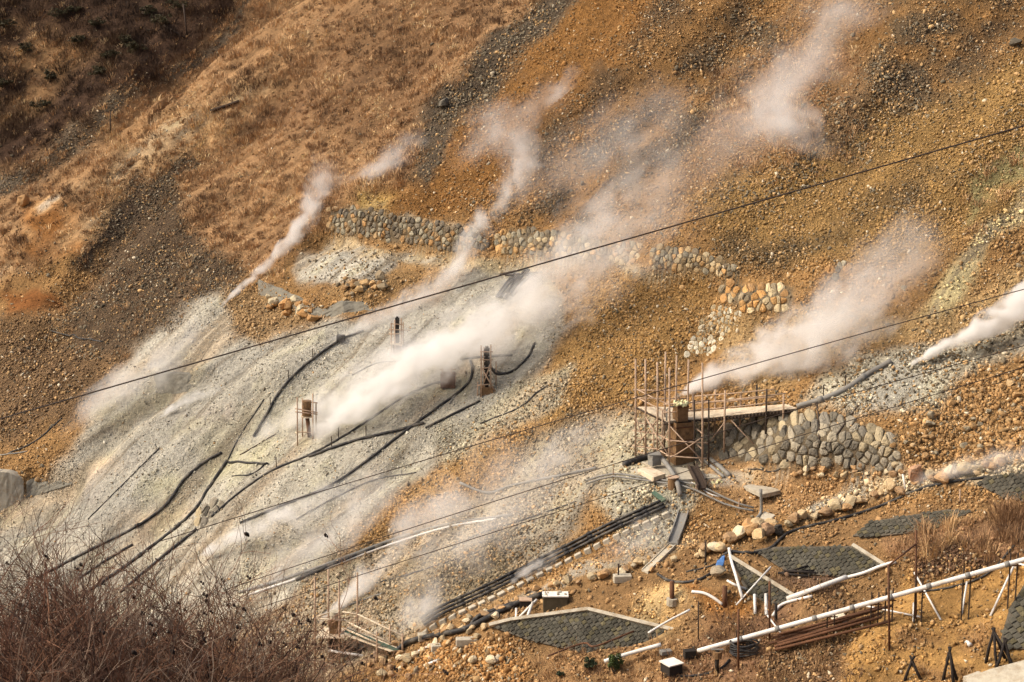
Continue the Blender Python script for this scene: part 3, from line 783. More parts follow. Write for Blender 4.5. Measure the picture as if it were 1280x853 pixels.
def stone_wall(poly, step, pal, label, seed, name='stone_wall', cat='stone wall', group='dry stone retaining walls', jit=0.3, depth=0.30, gap=0.94):
    """stones fitted together: every stone is one cell of an irregular net, bulging out of the face"""
    rg = np.random.default_rng(seed)
    pts = face_pts(poly, step, jit, rg)
    P = hits(pts[:, 0], pts[:, 1]); Nn = normals(P, 0.35)
    c = P.mean(0)
    t = thing(name, (float(c[0]), float(c[1]), float(P[:, 2].min())), label, cat, group)
    mb = MB(); pal = STONE_PAL[pal]
    for i in range(len(P)):
        q = pts[i]; R = step * rg.uniform(.62, .8)
        cell = [(q[0] + R * math.cos(a) * 1.1, q[1] + R * math.sin(a)) for a in np.linspace(0, 2 * PI, 9)[:-1] + rg.uniform(0, .7)]
        for j in np.where(np.hypot(*(pts - q).T) < step * 2.4)[0]:
            if j != i and len(cell) > 2: cell = clip_half(cell, (q + pts[j]) / 2, pts[j] - q)
        if len(cell) < 3: continue
        n = Nn[i] * 0.6 + np.array([-0.15, -0.8, 0.25]) * 0.4 + rg.normal(size=3) * .12; n /= np.linalg.norm(n)
        mp_ = mpp(P[i]); h = step * mp_ * depth * rg.uniform(.7, 1.35)
        u = np.array([1.0, 0, 0]); u -= n * (u @ n); u /= np.linalg.norm(u); v = np.cross(n, u)
        if v[2] < 0: v = -v
        cy = 1.0 / max(.45, abs(v[2]))
        cell = np.array(cell) - q
        # round the corners by adding edge mid points
        mid = (cell + np.roll(cell, -1, 0)) / 2; ring = np.empty((2 * len(cell), 2)); ring[0::2] = cell * .93; ring[1::2] = mid; k = len(ring)
        cl = lin(pal[rg.integers(len(pal))]) * rg.uniform(0.72, 1.22)
        vs = []
        for sc_, hh in ((gap, -.35), (gap * .97, .45), (gap * .74, .9), (gap * .34, 1.05)):
            for a in ring:
                w_ = rg.normal(size=3) * step * mp_ * .022
                vs.append(tuple(P[i] + u * a[0] * sc_ * mp_ - v * a[1] * sc_ * mp_ * cy + n * h * (hh + rg.normal() * .06) + w_))
        fs = [(r * k + e, r * k + (e + 1) % k, (r + 1) * k + (e + 1) % k, (r + 1) * k + e) for r in range(3) for e in range(k)]
        fs = [f[::-1] for f in fs] + [tuple(3 * k + e for e in range(k))[::-1]]
        mb._add(vs, fs, (float(cl[0]), float(cl[1]), float(cl[2]), 1))
    mb.build('stone_face', M_stone, t)
    return t
stone_wall([(408, 262), (445, 259), (520, 274), (600, 288), (612, 314), (580, 314), (530, 308), (470, 299), (410, 287)], 6.6, 'mixed', 'long rubble wall of small mixed stones high on the slope left of the steam', 31)
stone_wall([(618, 290), (690, 288), (757, 302), (800, 308), (800, 330), (760, 326), (700, 320), (618, 314)], 7.0, 'tan', 'tan boulder wall high on the slope right of the rising steam', 32)
stone_wall([(816, 308), (866, 314), (926, 333), (926, 348), (870, 338), (814, 334)], 7.2, 'tan', 'tan cobble wall higher than the orange boulder wall beside it', 33)
stone_wall([(897, 354), (940, 356), (992, 362), (988, 386), (935, 389), (903, 373)], 9.6, 'orange', 'short wall of big orange boulders at the head of the paved channel', 34)
stone_wall([(1034, 334), (1048, 326), (1068, 330), (1066, 346), (1040, 347)], 8, 'mixed', 'small weathered stone heap wall at the far right end of the bench', 35)
stone_wall([(900, 532), (935, 522), (985, 516), (1062, 526), (1122, 545), (1126, 588), (1060, 582), (985, 582), (945, 579), (902, 572)], 12.0, 'grey', 'big grey boulder wall behind the scaffold walkway', 36, jit=0.27)
stone_wall([(244, 640), (262, 628), (282, 628), (270, 645), (250, 660)], 10, 'grey', 'little mossy block wall between two black pipes on the white slope', 37)
stone_wall([(893, 382), (932, 391), (905, 425), (884, 446), (856, 446), (868, 415)], 6.4, 'pale', 'pale stone paved channel running down from the orange boulder wall', 38, name='paved_channel', cat='channel', group=None, depth=0.22)

# grey sprayed retaining walls
def low_wall(top, bot, thick, label, mat=None, cat='retaining wall', name='retaining_wall', group='low grey mortar retaining walls'):
    n = 13
    def res(l):
        l = np.array(l, float); d = np.r_[0, np.cumsum(np.hypot(*np.diff(l, axis=0).T))]; q = np.linspace(0, d[-1], n)
        return np.stack([np.interp(q, d, l[:, 0]), np.interp(q, d, l[:, 1])], -1)
    a = res(top); b = res(bot)
    B = hits(b[:, 0], b[:, 1]); rg = np.random.default_rng(len(label))
    mb = MB(); V = []; m = 7
    for i in range(n):
        base = Vector(B[i]) - Vector((0, 0, 0.3)); tp = atd(a[i, 0], a[i, 1], (0, B[i][1] + 0.45, 0))
        for k in range(m):
            p = base.lerp(tp, k / (m - 1)); p = p + Vector((0, -0.18 + 0.025 * rg.normal(), 0.02 * rg.normal()))
            V.append(p)
        V.append(tp + Vector((0.1, thick, 0.02))); V.append(base + Vector((0.1, thick + 0.6, -0.5)))
    m2 = m + 2; Fc = []
    for i in range(n - 1):
        for k in range(m2 - 1):
            Fc.append((i * m2 + k, (i + 1) * m2 + k, (i + 1) * m2 + k + 1, i * m2 + k + 1))
    Fc.append(tuple(range(m2))); Fc.append(tuple((n - 1) * m2 + k for k in range(m2 - 1, -1, -1)))
    mb._add(V, Fc)
    o = mb.build(name, mat or M_net, None, smooth=False)
    return tag(o, label, cat, group)
low_wall([(323, 350), (352, 361), (392, 379)], [(323, 363), (352, 377), (390, 394)], 0.5, 'sloping grey mortar wall below the bleached patch, left piece')
low_wall([(390, 379), (405, 387), (425, 376), (472, 378)], [(389, 394), (405, 395), (430, 391), (472, 385)], 0.5, 'grey mortar wall with notched top joined to the sloping one')
low_wall([(192, 467), (225, 467), (258, 469)], [(198, 486), (225, 487), (250, 478)], 0.4, 'faint grey wall half hidden in steam at the left edge of the white slope')
low_wall([(-14, 588), (10, 590), (30, 597)], [(-14, 640), (8, 632), (30, 618)], 0.5, 'pale concrete wall cut off by the left edge of the picture', mat=M_conc)
low_wall([(34, 601), (50, 595), (92, 593)], [(34, 622), (50, 612), (90, 600)], 0.4, 'thin grey concrete wall tapering to the right at the left edge', mat=M_net)

# ================================================================== masonry revetments
def revetment(i, label, top_edges, size=0.27, ang=0.78, bare=False):
    c, n, w = REVPL[i]
    u = np.cross([0, 0, 1.0], n); u /= np.linalg.norm(u); v = np.cross(n, u)
    W2 = np.stack([(w - c) @ u, (w - c) @ v], -1)
    rg = np.random.default_rng(50 + i)
    t = thing('masonry_revetment', tuple(w.mean(0)), label, 'revetment', None if bare else 'block masonry revetments on the terraces')
    poly = [tuple(q) for q in W2]
    core = MB(); k = len(w)
    top = [Vector(q) + Vector(n) * 0.02 for q in w]; bot = [p - Vector(n) * 0.5 for p in top]
    core._add(top + bot, [tuple(range(k)), tuple(range(2 * k - 1, k - 1, -1))] + [(a, a + k, (a + 1) % k + k, (a + 1) % k) for a in range(k)])
    core.build('backing', M_mortar, t)
    mb = MB(); r = np.hypot(W2[:, 0], W2[:, 1]).max() + 1; m = int(r / size) + 2
    ca, sa = math.cos(ang), math.sin(ang)
    for a in range(-m, m + 1):
        for b in range(-m, m + 1):
            off = 0.5 * size if a % 2 else 0
            qx, qy = a * size, b * size * 1.0 + off
            cx, cy = qx * ca - qy * sa, qx * sa + qy * ca
            if sdf(np.array([cx]), np.array([cy]), poly)[0] < size * 0.12: continue
            h = size * 0.5 * rg.uniform(.84, .95); pr = 0.03 + 0.04 * rg.random()
            col = lin((78, 73, 61)) * rg.uniform(0.7, 1.2) * (1 + .5 * float(fbm(np.array([cx / 1.1]), np.array([cy / 1.1]), 3, 3)[0]))
            if rg.random() < 0.18: col = lin((98, 88, 60)) * rg.uniform(0.6, 1.1)
            vs = []
            for (sx, hh) in ((1.0, 0.0), (0.93, pr), (0.5, pr * 1.25)):
                for (ex, ey) in ((-1, -1), (1, -1), (1, 1), (-1, 1)):
                    lx, ly = ex * h * sx + rg.normal() * 0.016, ey * h * sx + rg.normal() * 0.012
                    x_, y_ = cx + lx * ca - ly * sa, cy + lx * sa + ly * ca
                    vs.append(tuple(c + u * x_ + v * y_ + n * (0.03 + hh + rg.normal() * 0.008)))
            fs = []
            for lay in (0, 4):
                for e in range(4): fs.append((lay + e, lay + (e + 1) % 4, lay + 4 + (e + 1) % 4, lay + 4 + e))
            fs.append((8, 9, 10, 11))
            mb._add(vs, fs, (float(col[0]), float(col[1]), float(col[2]), 1))
    mb.build('block_face', M_block, t)
    if top_edges:
        cp = MB()
        for (a, b) in zip(top_edges[:-1], top_edges[1:]):
            cp.beam(Vector(w[a]) + Vector(n) * 0.1, Vector(w[b]) + Vector(n) * 0.1, 0.2, 0.2, up=n)
        cp.build('coping', M_conc, t)
    return t
revetment(0, 'large dark block revetment with peaked pale coping below the hose boxes', [0, 1, 2, 3])
revetment(1, 'dark block revetment behind the heap of dark boards', [2, 3])
revetment(2, 'narrow block wing wall with slanting coping beside white pipe scraps', [0, 1, 2])
revetment(3, 'block revetment half overgrown by tall straw grass', None)
revetment(4, 'block revetment at the right edge above the grass bank', None)
revetment(5, 'steep dark rock faced revetment at the right edge by charred tripods', None, size=0.34, bare=True)
# ================================================================== pipes, hoses, cables
def res_px(pts, step=5.0):
    P = smooth_path([(p[0], p[1], 0) for p in pts], 8)
    a = np.array([(p.x, p.y) for p in P]); d = np.r_[0, np.cumsum(np.hypot(*np.diff(a, axis=0).T))]
    q = np.linspace(0, d[-1], max(3, int(d[-1] / step) + 1))
    return np.interp(q, d, a[:, 0]), np.interp(q, d, a[:, 1])
def drape(pts, lift, step=5.0, sm=2):
    x, y = res_px(pts, step)
    P = hits(x, y)
    for k in range(sm):
        if len(P) > 4:
            Q = P.copy(); Q[1:-1] = (P[:-2] + 2 * P[1:-1] + P[2:]) / 4; P = Q
    P[:, 2] = np.maximum(P[:, 2], H(P[:, 0], P[:, 1])) + lift
    return [Vector(p) for p in P]
def pipe(pts, r, mat, label, name='slope_pipe', cat='pipe', group=None, lift=None, stakes=(), joints=0, n=8, sm=2):
    P = drape(pts, r * 0.7 if lift is None else lift, sm=sm)
    if not stakes and not joints:
        o = MB().tube(P, r, n).build(name, mat, None, smooth=True); return tag(o, label, cat, group)
    t = thing(name, P[0], label, cat, group)
    MB().tube(P, r, n).build('pipe_run', mat, t, smooth=True)
    for k in stakes:
        p = P[int(k * (len(P) - 1))] + Vector((0, 0.12 + r, 0)); MB().tube([p - Vector((0, 0, 0.4)), p + Vector((0, 0, 0.75))], 0.035, 6).build('stake', M_darkwood, t)
    for k in range(joints):
        i = int((k + 0.5) / joints * (len(P) - 2)); a = P[i]; d = (P[i + 1] - P[i]).normalized()
        MB().tube([a - d * 0.16, a + d * 0.16], r * 1.35, n).build('coupling', mat, t, smooth=True)
    return t
G_SL = 'black pipes draped down the white slope'
pipe([(424, 427), (405, 440), (375, 463), (350, 490), (335, 516), (317, 547)], 0.101, M_black, 'thick black pipe curving down from the small black junction box', group=G_SL, stakes=(0.25, 0.5, 0.75))
pipe([(50, 722), (110, 690), (170, 660), (208, 632), (228, 603), (252, 581), (277, 567)], 0.101, M_black, 'black pipe farthest left, bending up from the bush over the white slope', group=G_SL, joints=3)
pipe([(100, 748), (165, 703), (235, 648), (262, 610), (275, 590), (284, 577)], 0.117, M_black, 'black pipe passing just left of the little mossy block wall', group=G_SL, joints=4)
pipe([(150, 742), (200, 700), (246, 663)], 0.109, M_black, 'short black pipe ending below the mossy block wall', group=G_SL)
pipe([(98, 725), (130, 703), (166, 682)], 0.094, M_black, 'short black pipe lying between two longer pipes above the bush', group=G_SL)
pipe([(264, 647), (300, 616), (340, 589), (386, 570), (430, 546), (470, 520), (500, 500), (532, 484), (560, 476)], 0.078, M_black, 'thin black pipe that climbs right from the mossy block wall under the main steam', group=G_SL, stakes=(0.3, 0.55))
pipe([(386, 572), (440, 553), (490, 541), (530, 530)], 0.101, M_black, 'nearly level black pipe crossing the middle of the white slope', group=G_SL, stakes=(0.2, 0.5))
pipe([(300, 655), (365, 628), (410, 610), (455, 580), (500, 545), (545, 512), (580, 486), (591, 468), (588, 452)], 0.094, M_black, 'long black hose bending up to the steel mast in the steam', group=G_SL)
pipe([(592, 458), (586, 478), (566, 498), (562, 506)], 0.062, M_grey_pipe, 'thin pale hose hanging beside the long black one', group=G_SL)
pipe([(286, 579), (335, 581)], 0.086, M_black, 'short level black pipe lying across the yellow stained ground', group=G_SL)
pipe([(290, 596), (315, 594), (330, 582)], 0.047, M_black, 'thin curved hose below the short level pipe', group=G_SL)
pipe([(300, 570), (330, 552), (345, 543)], 0.047, M_darkwood, 'thin stick like pipe pointing up toward the scaffolded drum', group=G_SL)
pipe([(612, 458), (622, 468), (640, 466), (660, 448), (668, 430)], 0.086, M_black, 'black hose looping right of the steel mast', group=G_SL)
pipe([(575, 450), (605, 447), (640, 445)], 0.086, M_black, 'dark pipe lying level behind the steel mast', group=G_SL)
pipe([(532, 536), (560, 522), (600, 502)], 0.086, M_black, 'black pipe running under the foot of the steel mast', group=G_SL)
pipe([(996, 511), (1030, 501), (1060, 487), (1085, 470), (1114, 454)], 0.17, M_grey_pipe, 'grey pipe from the end of the walkway up to the right hand fumarole', group=None, stakes=(0.3, 0.5), joints=2)
pipe([(10, 568), (45, 552), (78, 523)], 0.06, M_black, 'thin dark hose on the scree at the left edge', group=G_SL)
pipe([(-20, 572), (15, 568), (34, 565)], 0.05, M_grey_pipe, 'thin pale rod lying at the left edge', group=G_SL)
pipe([(62, 414), (100, 424), (128, 428)], 0.07, M_black, 'short dark hose on the brown scree far left', group=G_SL)
pipe([(370, 727), (410, 710), (450, 694), (480, 682)], 0.12, M_black, 'short black pipe just below the grey conduits in the low steam', group=G_SL)
pipe([(300, 742), (380, 717), (440, 695), (500, 673), (560, 657), (640, 645)], 0.10, M_grey_pipe, 'upper of two grey conduits running through the low steam', group='grey conduits')
pipe([(310, 745), (385, 720), (440, 699), (500, 678), (560, 660), (620, 650)], 0.08, M_white_pipe, 'lower and paler of two conduits running through the low steam', group='grey conduits')
pipe([(575, 605), (610, 618), (640, 608), (700, 596), (745, 586)], 0.09, M_grey_pipe, 'grey pipe curving up toward the slab left of the chimney', group='grey conduits')
pipe([(400, 770), (450, 752), (480, 742)], 0.05, M_grey_pipe, 'thin grey hose on the slope by the small lower chimney', group='grey conduits')
# two pipes on low trestles below the chimney
for k, (dy, mt, lb) in enumerate(((0, M_grey_pipe, 'upper grey pipe on short stakes crossing below the chimney'), (4, M_grey_pipe, 'lower pale pipe on short stakes crossing below the chimney'))):
    a = hit(733, 606 + dy); b = hit(942, 640 + dy)
    t = thing('trestle_pipe', a, lb, 'pipe', 'two pipes on stakes')
    P = []
    for i in range(13):
        p = a.lerp(b, i / 12); p.z = max(p.z, gz(p.x, p.y)) + 0.25 + 0.04 * math.sin(i * 0.8); P.append(p)
    MB().tube(P, 0.06, 8).build('pipe_run', mt, t, smooth=True)
    for i in (2, 5, 8, 11): MB().tube([P[i] + Vector((0, 0.1, 0.3)), Vector((P[i].x, P[i].y + 0.1, gz(P[i].x, P[i].y) - 0.3))], 0.035, 6).build('stake', M_wood, t)
G_T = 'thin hoses and lines on the white slope'
for pts_, r_, lb in (([(330, 500), (300, 545), (285, 575)], .05, 'thin dark line left of the scaffolded drum'), ([(440, 470), (470, 455), (500, 452)], .05, 'thin dark line above the great steam bank'), ([(520, 592), (470, 600), (420, 622), (370, 650)], .05, 'thin line running down beside the long black hose'), ([(200, 560), (160, 600), (110, 650)], .05, 'thin dark line farthest left on the white slope'), ([(690, 480), (670, 492), (650, 510), (600, 530)], .05, 'thin dark line right of the mast foot'), ([(560, 690), (600, 668), (650, 652), (720, 628)], .05, 'thin line below the grey conduits'), ([(470, 730), (520, 716), (600, 690)], .05, 'thin line on the grey slope above the small brown chimney')):
    pipe(pts_, r_, M_black, lb, group=G_T)
# triple black line with concrete sleepers
RUN = [(528, 782), (544, 771), (600, 745), (643, 724), (697, 697), (758, 666), (829, 634)]
for k, (dx, dy, lb) in enumerate(((-2, -4, 'upper black pipe of the triple line with concrete sleepers'), (0, 0, 'middle black pipe of the triple line with concrete sleepers'), (2, 4, 'lower black pipe of the triple line with concrete sleepers'))):
    pipe([(x + dx, y + dy) for x, y in RUN], 0.085, M_black, lb, name='trunk_pipe', group='triple black pipe line', lift=0.22, joints=9)
x, y = res_px([(p[0] + 4, p[1] + 10) for p in RUN], 13)
Q = hits(x, y)
for i, p in enumerate(Q):
    mb = MB(); d = Vector(Q[min(i + 1, len(Q) - 1)] - Q[max(i - 1, 0)]).normalized()
    a = Vector(p) - d * 0.23 + Vector((0, 0, random.uniform(-0.03, 0.03))); b = Vector(p) + d * 0.2
    mb.beam(a, b, 0.34, 0.36)
    o = mb.build('concrete_sleeper', M_conc, None); bv = o.modifiers.new('bevel', 'BEVEL'); bv.width = 0.04; bv.segments = 2
    tag(o, 'pale concrete block in the row below the triple black pipes', 'concrete block', 'concrete blocks along the triple pipe line')
# hoses near the bottom
G_H = 'black hoses on the terrace'
pipe([(494, 820), (510, 807), (540, 799), (580, 791), (620, 771), (650, 757), (678, 747)], 0.16, M_black, 'thick black hose rising to the brown box by the big revetment', name='hose', cat='hose', group=G_H, lift=0.2)
pipe([(588, 787), (594, 777), (606, 771), (640, 759), (654, 756)], 0.13, M_black, 'black hose with a bend, behind the thick one', name='hose', cat='hose', group=G_H, lift=0.18)
pipe([(1236, 598), (1190, 604), (1150, 613), (1100, 634), (1050, 650), (1000, 662), (980, 670), (968, 684), (940, 693), (915, 691), (900, 699), (892, 715), (872, 727), (840, 729), (822, 719)], 0.085, M_black, 'long thin black hose winding down beside the boulder edging', name='hose', cat='hose', group=G_H)
pipe([(1290, 655), (1262, 690), (1232, 720), (1190, 735), (1150, 741)], 0.06, M_black, 'thin dark hose in the earth bank below the straw grass', name='hose', cat='hose', group=G_H)
pipe([(858, 716), (880, 711), (895, 706)], 0.05, M_black, 'short black hose left of the blue tarpaulin', name='hose', cat='hose', group=G_H)
pipe([(830, 846), (870, 846), (900, 838), (912, 826)], 0.07, M_black, 'black hose at the foot of the valve post', name='hose', cat='hose', group=G_H)
pipe([(780, 584), (795, 578), (815, 572), (838, 566)], 0.2, M_black, 'fat black pipe stub at the back corner of the chimney slab', name='hose', cat='hose', group=G_H)
pipe([(888, 576), (900, 586), (912, 597)], 0.14, M_grey_pipe, 'dark grey pipe lying at the right foot of the chimney', name='hose', cat='hose', group=G_H)
pipe([(880, 577), (893, 588), (905, 598)], 0.10, M_grey_pipe, 'thinner pipe beside the grey one at the right foot of the chimney', name='hose', cat='hose', group=G_H)
pipe([(828, 584), (845, 594), (870, 607), (890, 620), (905, 622)], 0.045, M_white_pipe, 'thin pale cable pipe falling in front of the chimney', name='hose', cat='hose', group=G_H)
pipe([(985, 575), (970, 590), (935, 588)], 0.04, M_black, 'thin black cable beside the big boulder wall', name='hose', cat='hose', group=G_H)
pipe([(1074, 506), (1060, 525), (1042, 550), (1030, 570)], 0.05, M_darkwood, 'thin dark stick leaning on the big boulder wall', name='leaning_pole', cat='pole')
pipe([(1020, 502), (1023, 520), (1024, 560)], 0.05, M_darkwood, 'thin upright stick in front of the big boulder wall', name='leaning_pole', cat='pole')
# coil of hose
c = hit(930, 818)
mb = MB()
for k in range(7):
    rr = 0.62 - 0.03 * (k % 3); z = 0.10 + 0.085 * k
    mb.tube([c + Vector((rr * 1.15 * math.cos(a * PI / 12) + random.uniform(-.04, .04), rr * 0.8 * math.sin(a * PI / 12), z + 0.05 * math.sin(a * .7 + k))) for a in range(24)] , 0.05, 6)
tag(mb.build('hose_coil', M_black, None, smooth=True), 'tangled coil of black hose under the long white pipe', 'hose coil')

# overhead ropeway cables, hung well in front of the slope
def cable(pts, Y0_, Y1_, r, label):
    X = [p[0] for p in pts]; P = []
    xs = np.linspace(X[0], X[-1], 60); cf = np.polyfit(X, [p[1] for p in pts], 2); ys = np.polyval(cf, xs)
    for i in range(60):
        yy = Y0_ + (Y1_ - Y0_) * i / 59; P.append(atd(xs[i], ys[i], (0, yy, 0)))
    o = MB().tube(P, r, 6).build('overhead_cable', M_cable, None, smooth=True)
    return tag(o, label, 'cable', 'overhead cables')
cable([(-60, 546), (0, 524), (130, 482), (430, 395), (640, 340), (850, 285), (1060, 225), (1280, 157), (1360, 131)], 66, 62, 0.030, 'topmost and thickest overhead cable crossing the whole view')
cable([(200, 680), (440, 598), (600, 552), (860, 482), (1060, 425), (1280, 362), (1360, 338)], 66, 62, 0.018, 'second overhead cable from the top, passing the chimney mouth')
cable([(280, 740), (560, 640), (800, 574), (1110, 480), (1280, 433), (1360, 410)], 60, 56, 0.015, 'third overhead cable, passing behind the walkway rails')
cable([(320, 760), (560, 684), (740, 632), (900, 575), (1000, 540), (1160, 495), (1280, 462)], 60, 56, 0.014, 'lowest overhead cable, crossing in front of the chimney foot')

# ================================================================== the chimney with its pole scaffold
zd = hit(837, 584).z
DECK = zd + 2.72
def post(px, pt, pb, r=0.055, base=None):
    b = base if base is not None else hit(px, pb)
    return b, atd(px, pt, b)
t = thing('pole_scaffold', hit(837, 584), 'tall pole scaffold with pale decks around the rusty chimney', 'scaffold')
PO = {}
for i, (px, pt, pb) in enumerate([(794.5, 449, 571), (806.8, 449, 572.6), (821.7, 453, 575), (836.8, 460, 586), (878, 454, 586)]):
    b, tp = post(px, pt, pb); PO[i] = (b, tp)
    MB().tube([b - Vector((0, 0, .3)), b.lerp(tp, .5) + Vector((random.uniform(-.02, .02), 0, 0)), tp], 0.06, 7).build('post', M_wood, t, smooth=True)
for i, (px, pt, k) in enumerate([(832, 440, 0.25), (845.8, 444.5, 0.5), (860.7, 450, 0.8)]):
    q = atz(px, 515 - 3 * i, DECK + 0.4); q.y += 0.4; b = Vector((q.x, q.y, gz(q.x, q.y))); tp = atd(px, pt, b); PO[5 + i] = (b, tp)
    MB().tube([b - Vector((0, 0, .3)), tp], 0.06, 7).build('post', M_wood, t, smooth=True)
A = atz(797.5, 508.5, DECK); B = atz(834.5, 527, DECK); C_ = atz(882, 522.5, DECK); D = atz(856, 509, DECK)
# planked deck around the flue
mb = MB()
for k in range(9):
    f0, f1 = k / 9, (k + 1) / 9 - 0.012
    a0 = A.lerp(B, f0); a1 = A.lerp(B, f1); b0 = D.lerp(C_, f0); b1 = D.lerp(C_, f1)
    mb.slab([a0, a1, b1, b0], 0.05)
mb.build('deck', M_plank, t)
mb = MB()
for p, q in ((A, B), (B, C_), (C_, D), (D, A)): mb.tube([p + (p - q).normalized() * .25 - Vector((0, 0, .12)), q + (q - p).normalized() * .25 - Vector((0, 0, .12))], 0.06, 6)
mb.build('deck_bearer', M_darkwood, t, smooth=True)
def rail(p, q, r=0.04, mat=M_wood, name='rail', par=None): return MB().tube([p, p.lerp(q, .5) - Vector((0, 0, .03)), q], r, 6).build(name, mat, par or t, smooth=True)
for hh in (0.55, 1.05):
    for p, q in ((A, B), (B, C_), (A, D)): rail(p + Vector((0, 0, hh)) - (q - p).normalized() * .3, q + Vector((0, 0, hh)) + (q - p).normalized() * .2)
def onpost(i, f): return PO[i][0].lerp(PO[i][1], f)
for zf in (0.75, 1.7):
    for a, b in ((0, 1), (1, 2), (2, 3), (3, 4)):
        p = onpost(a, 0); q = onpost(b, 0); p = Vector((p.x, p.y, zd + zf)); q = Vector((q.x, q.y, zd + zf)); d = (q - p).normalized() * .25
        rail(p - d, q + d, 0.042, name='ledger')
for a, fa, b, fb in ((3, .43, 4, .08), (3, .1, 4, .3), (0, .1, 2, .42), (1, .42, 3, .12), (2, .1, 3, .4), (0, .42, 1, .1)):
    rail(onpost(a, fa), onpost(b, fb), 0.04, name='brace')
for zf in (0.35, 1.25, 2.2):
    for a, b in ((0, 5), (5, 6), (6, 7), (7, 4)):
        p = onpost(a, 0); q = onpost(b, 0); p = Vector((p.x, p.y, max(zd + zf, gz(p.x, p.y) + .1))); q = Vector((q.x, q.y, max(zd + zf, gz(q.x, q.y) + .1))); rail(p, q, 0.04, name='ledger')
for k, (px, pt, pb) in enumerate([(828, 512, 578), (868, 500, 582), (817, 530, 574), (886, 500, 584)]):
    b, tp = post(px, pt, pb); MB().tube([b - Vector((0, 0, .3)), tp], 0.05, 6).build('post', M_darkwood if k % 2 else M_wood, t, smooth=True)
# chimney
CB = atz(850.5, 580, zd); cb = Vector((CB.x, CB.y + .1, zd - .2))
ch = thing('steam_chimney', cb, 'rusty brown square chimney with a sulphur crusted mouth, steaming', 'chimney')
def sqtube(c, w, h, d=None, twist=0.35):
    mb = MB(); d = d or w; ca, sa = math.cos(twist), math.sin(twist); n = 7; vs = []; rows = []
    for k in range(n):
        for ex, ey in ((-1, -1), (0, -1), (1, -1), (1, 0), (1, 1), (0, 1), (-1, 1), (-1, 0)):
            x, y = ex * w / 2 + random.uniform(-.015, .015), ey * d / 2 + random.uniform(-.015, .015)
            vs.append(c + Vector((x * ca - y * sa, x * sa + y * ca, h * k / (n - 1))))
    fs = [(k * 8 + e, k * 8 + (e + 1) % 8, (k + 1) * 8 + (e + 1) % 8, (k + 1) * 8 + e) for k in range(n - 1) for e in range(8)]
    mb._add(vs, fs + [tuple(range(8))[::-1]]); return mb
sqtube(cb, 1.16, 2.86).build('lower_shaft', M_rustbrown, ch)
for zz in (0.9, 1.75, 2.55): sqtube(cb + Vector((0, 0, zz)), 1.23, 0.07).build('shaft_band', M_rust, ch)
sqtube(cb + Vector((-.05, 0, 2.86)), 0.70, 1.0).build('upper_flue', M_rustbrown, ch)
sqtube(cb + Vector((-.05, 0, 3.72)), 0.76, 0.10).build('flue_band', M_rust, ch)
mb = MB(); rg = np.random.default_rng(5)
for k in range(20):
    a = k / 20 * 2 * PI; s = rg.uniform(.09, .17)
    mb.blob(cb + Vector((-.05 + .36 * math.cos(a), .36 * math.sin(a), 3.86 + rg.uniform(-.05, .12))), s, s, s * .9, k, rot=rand_rot(rg), lvl=2)
mb.build('sulphur_crust', M_sulphur, ch)
MB().tube([cb + Vector((-.9, -.3, 2.3)), cb + Vector((-.9, -.3, 3.6)), cb + Vector((-.7, -.2, 3.75)), cb + Vector((-.3, 0, 3.7))], .05, 6).build('feed_pipe', M_grey_pipe, ch, smooth=True)
# walkway
E1 = hit(996, 514, .25); E1 = atd(996, 510, E1); E2 = atz(982, 505, E1.z)
S1 = atz(879, 522.5, DECK + .02); S2 = atz(868, 514.5, DECK + .02)
wk = thing('scaffold_walkway', (E1 + S1) / 2, 'long pale plank walkway on poles from the chimney to the boulder wall', 'walkway')
mb = MB()
for k in range(4):
    f0, f1 = k / 4, (k + 1) / 4 - .03
    mb.slab([S1.lerp(S2, f0), E1.lerp(E2, f0), E1.lerp(E2, f1), S1.lerp(S2, f1)], .05)
mb.build('deck', M_plank, wk)
mb = MB()
for k in range(27):
    p = S1.lerp(E1, (k + .5) / 27); q = S2.lerp(E2, (k + .5) / 27); d = (p - q).normalized()
    mb.beam(q - d * .1 - Vector((0, 0, .11)), p + d * .12 - Vector((0, 0, .11)), .09, .09)
mb.build('joist', M_darkwood, wk)
mb = MB()
for p, q in ((S1, E1), (S2, E2)): mb.tube([p - Vector((0, 0, .22)), q - Vector((0, 0, .22))], .07, 6)
mb.build('bearer', M_darkwood, wk, smooth=True)
for hh in (.5, .95):
    rail(S1 + Vector((0, 0, hh)), E1.lerp(S1, .12) + Vector((0, 0, hh)), .038, par=wk); rail(S2 + Vector((0, 0, hh)), E2.lerp(S2, .12) + Vector((0, 0, hh)), .038, par=wk)
for px, pt, side, mt in ((894.3, 487, 1, M_wood), (906.4, 488, 0, M_wood), (946, 481, 1, M_darkwood), (958.3, 487, 0, M_darkwood), (979.5, 493.5, 0, M_wood), (926, 492, 1, M_wood), (866, 492, 1, M_wood)):
    a, b = (S1, E1) if side == 0 else (S2, E2)
    f = (px - (879 if side == 0 else 868)) / ((996 - 879) if side == 0 else (981 - 868)); p = a.lerp(b, max(f, 0)); p = p + (Vector((0, -.1, 0)) if side == 0 else Vector((0, .1, 0)))
    MB().tube([Vector((p.x, p.y, gz(p.x, p.y) - .3)), atd(px, pt, p)], .06, 7).build('post', mt, wk, smooth=True)
for a, b in ((0.25, 0.05), (0.3, 0.6)):
    p = S1.lerp(E1, a) - Vector((0, 0, .3)); q = S1.lerp(E1, b); rail(p, Vector((q.x, q.y, p.z - 1.6)), .04, name='brace', par=wk)
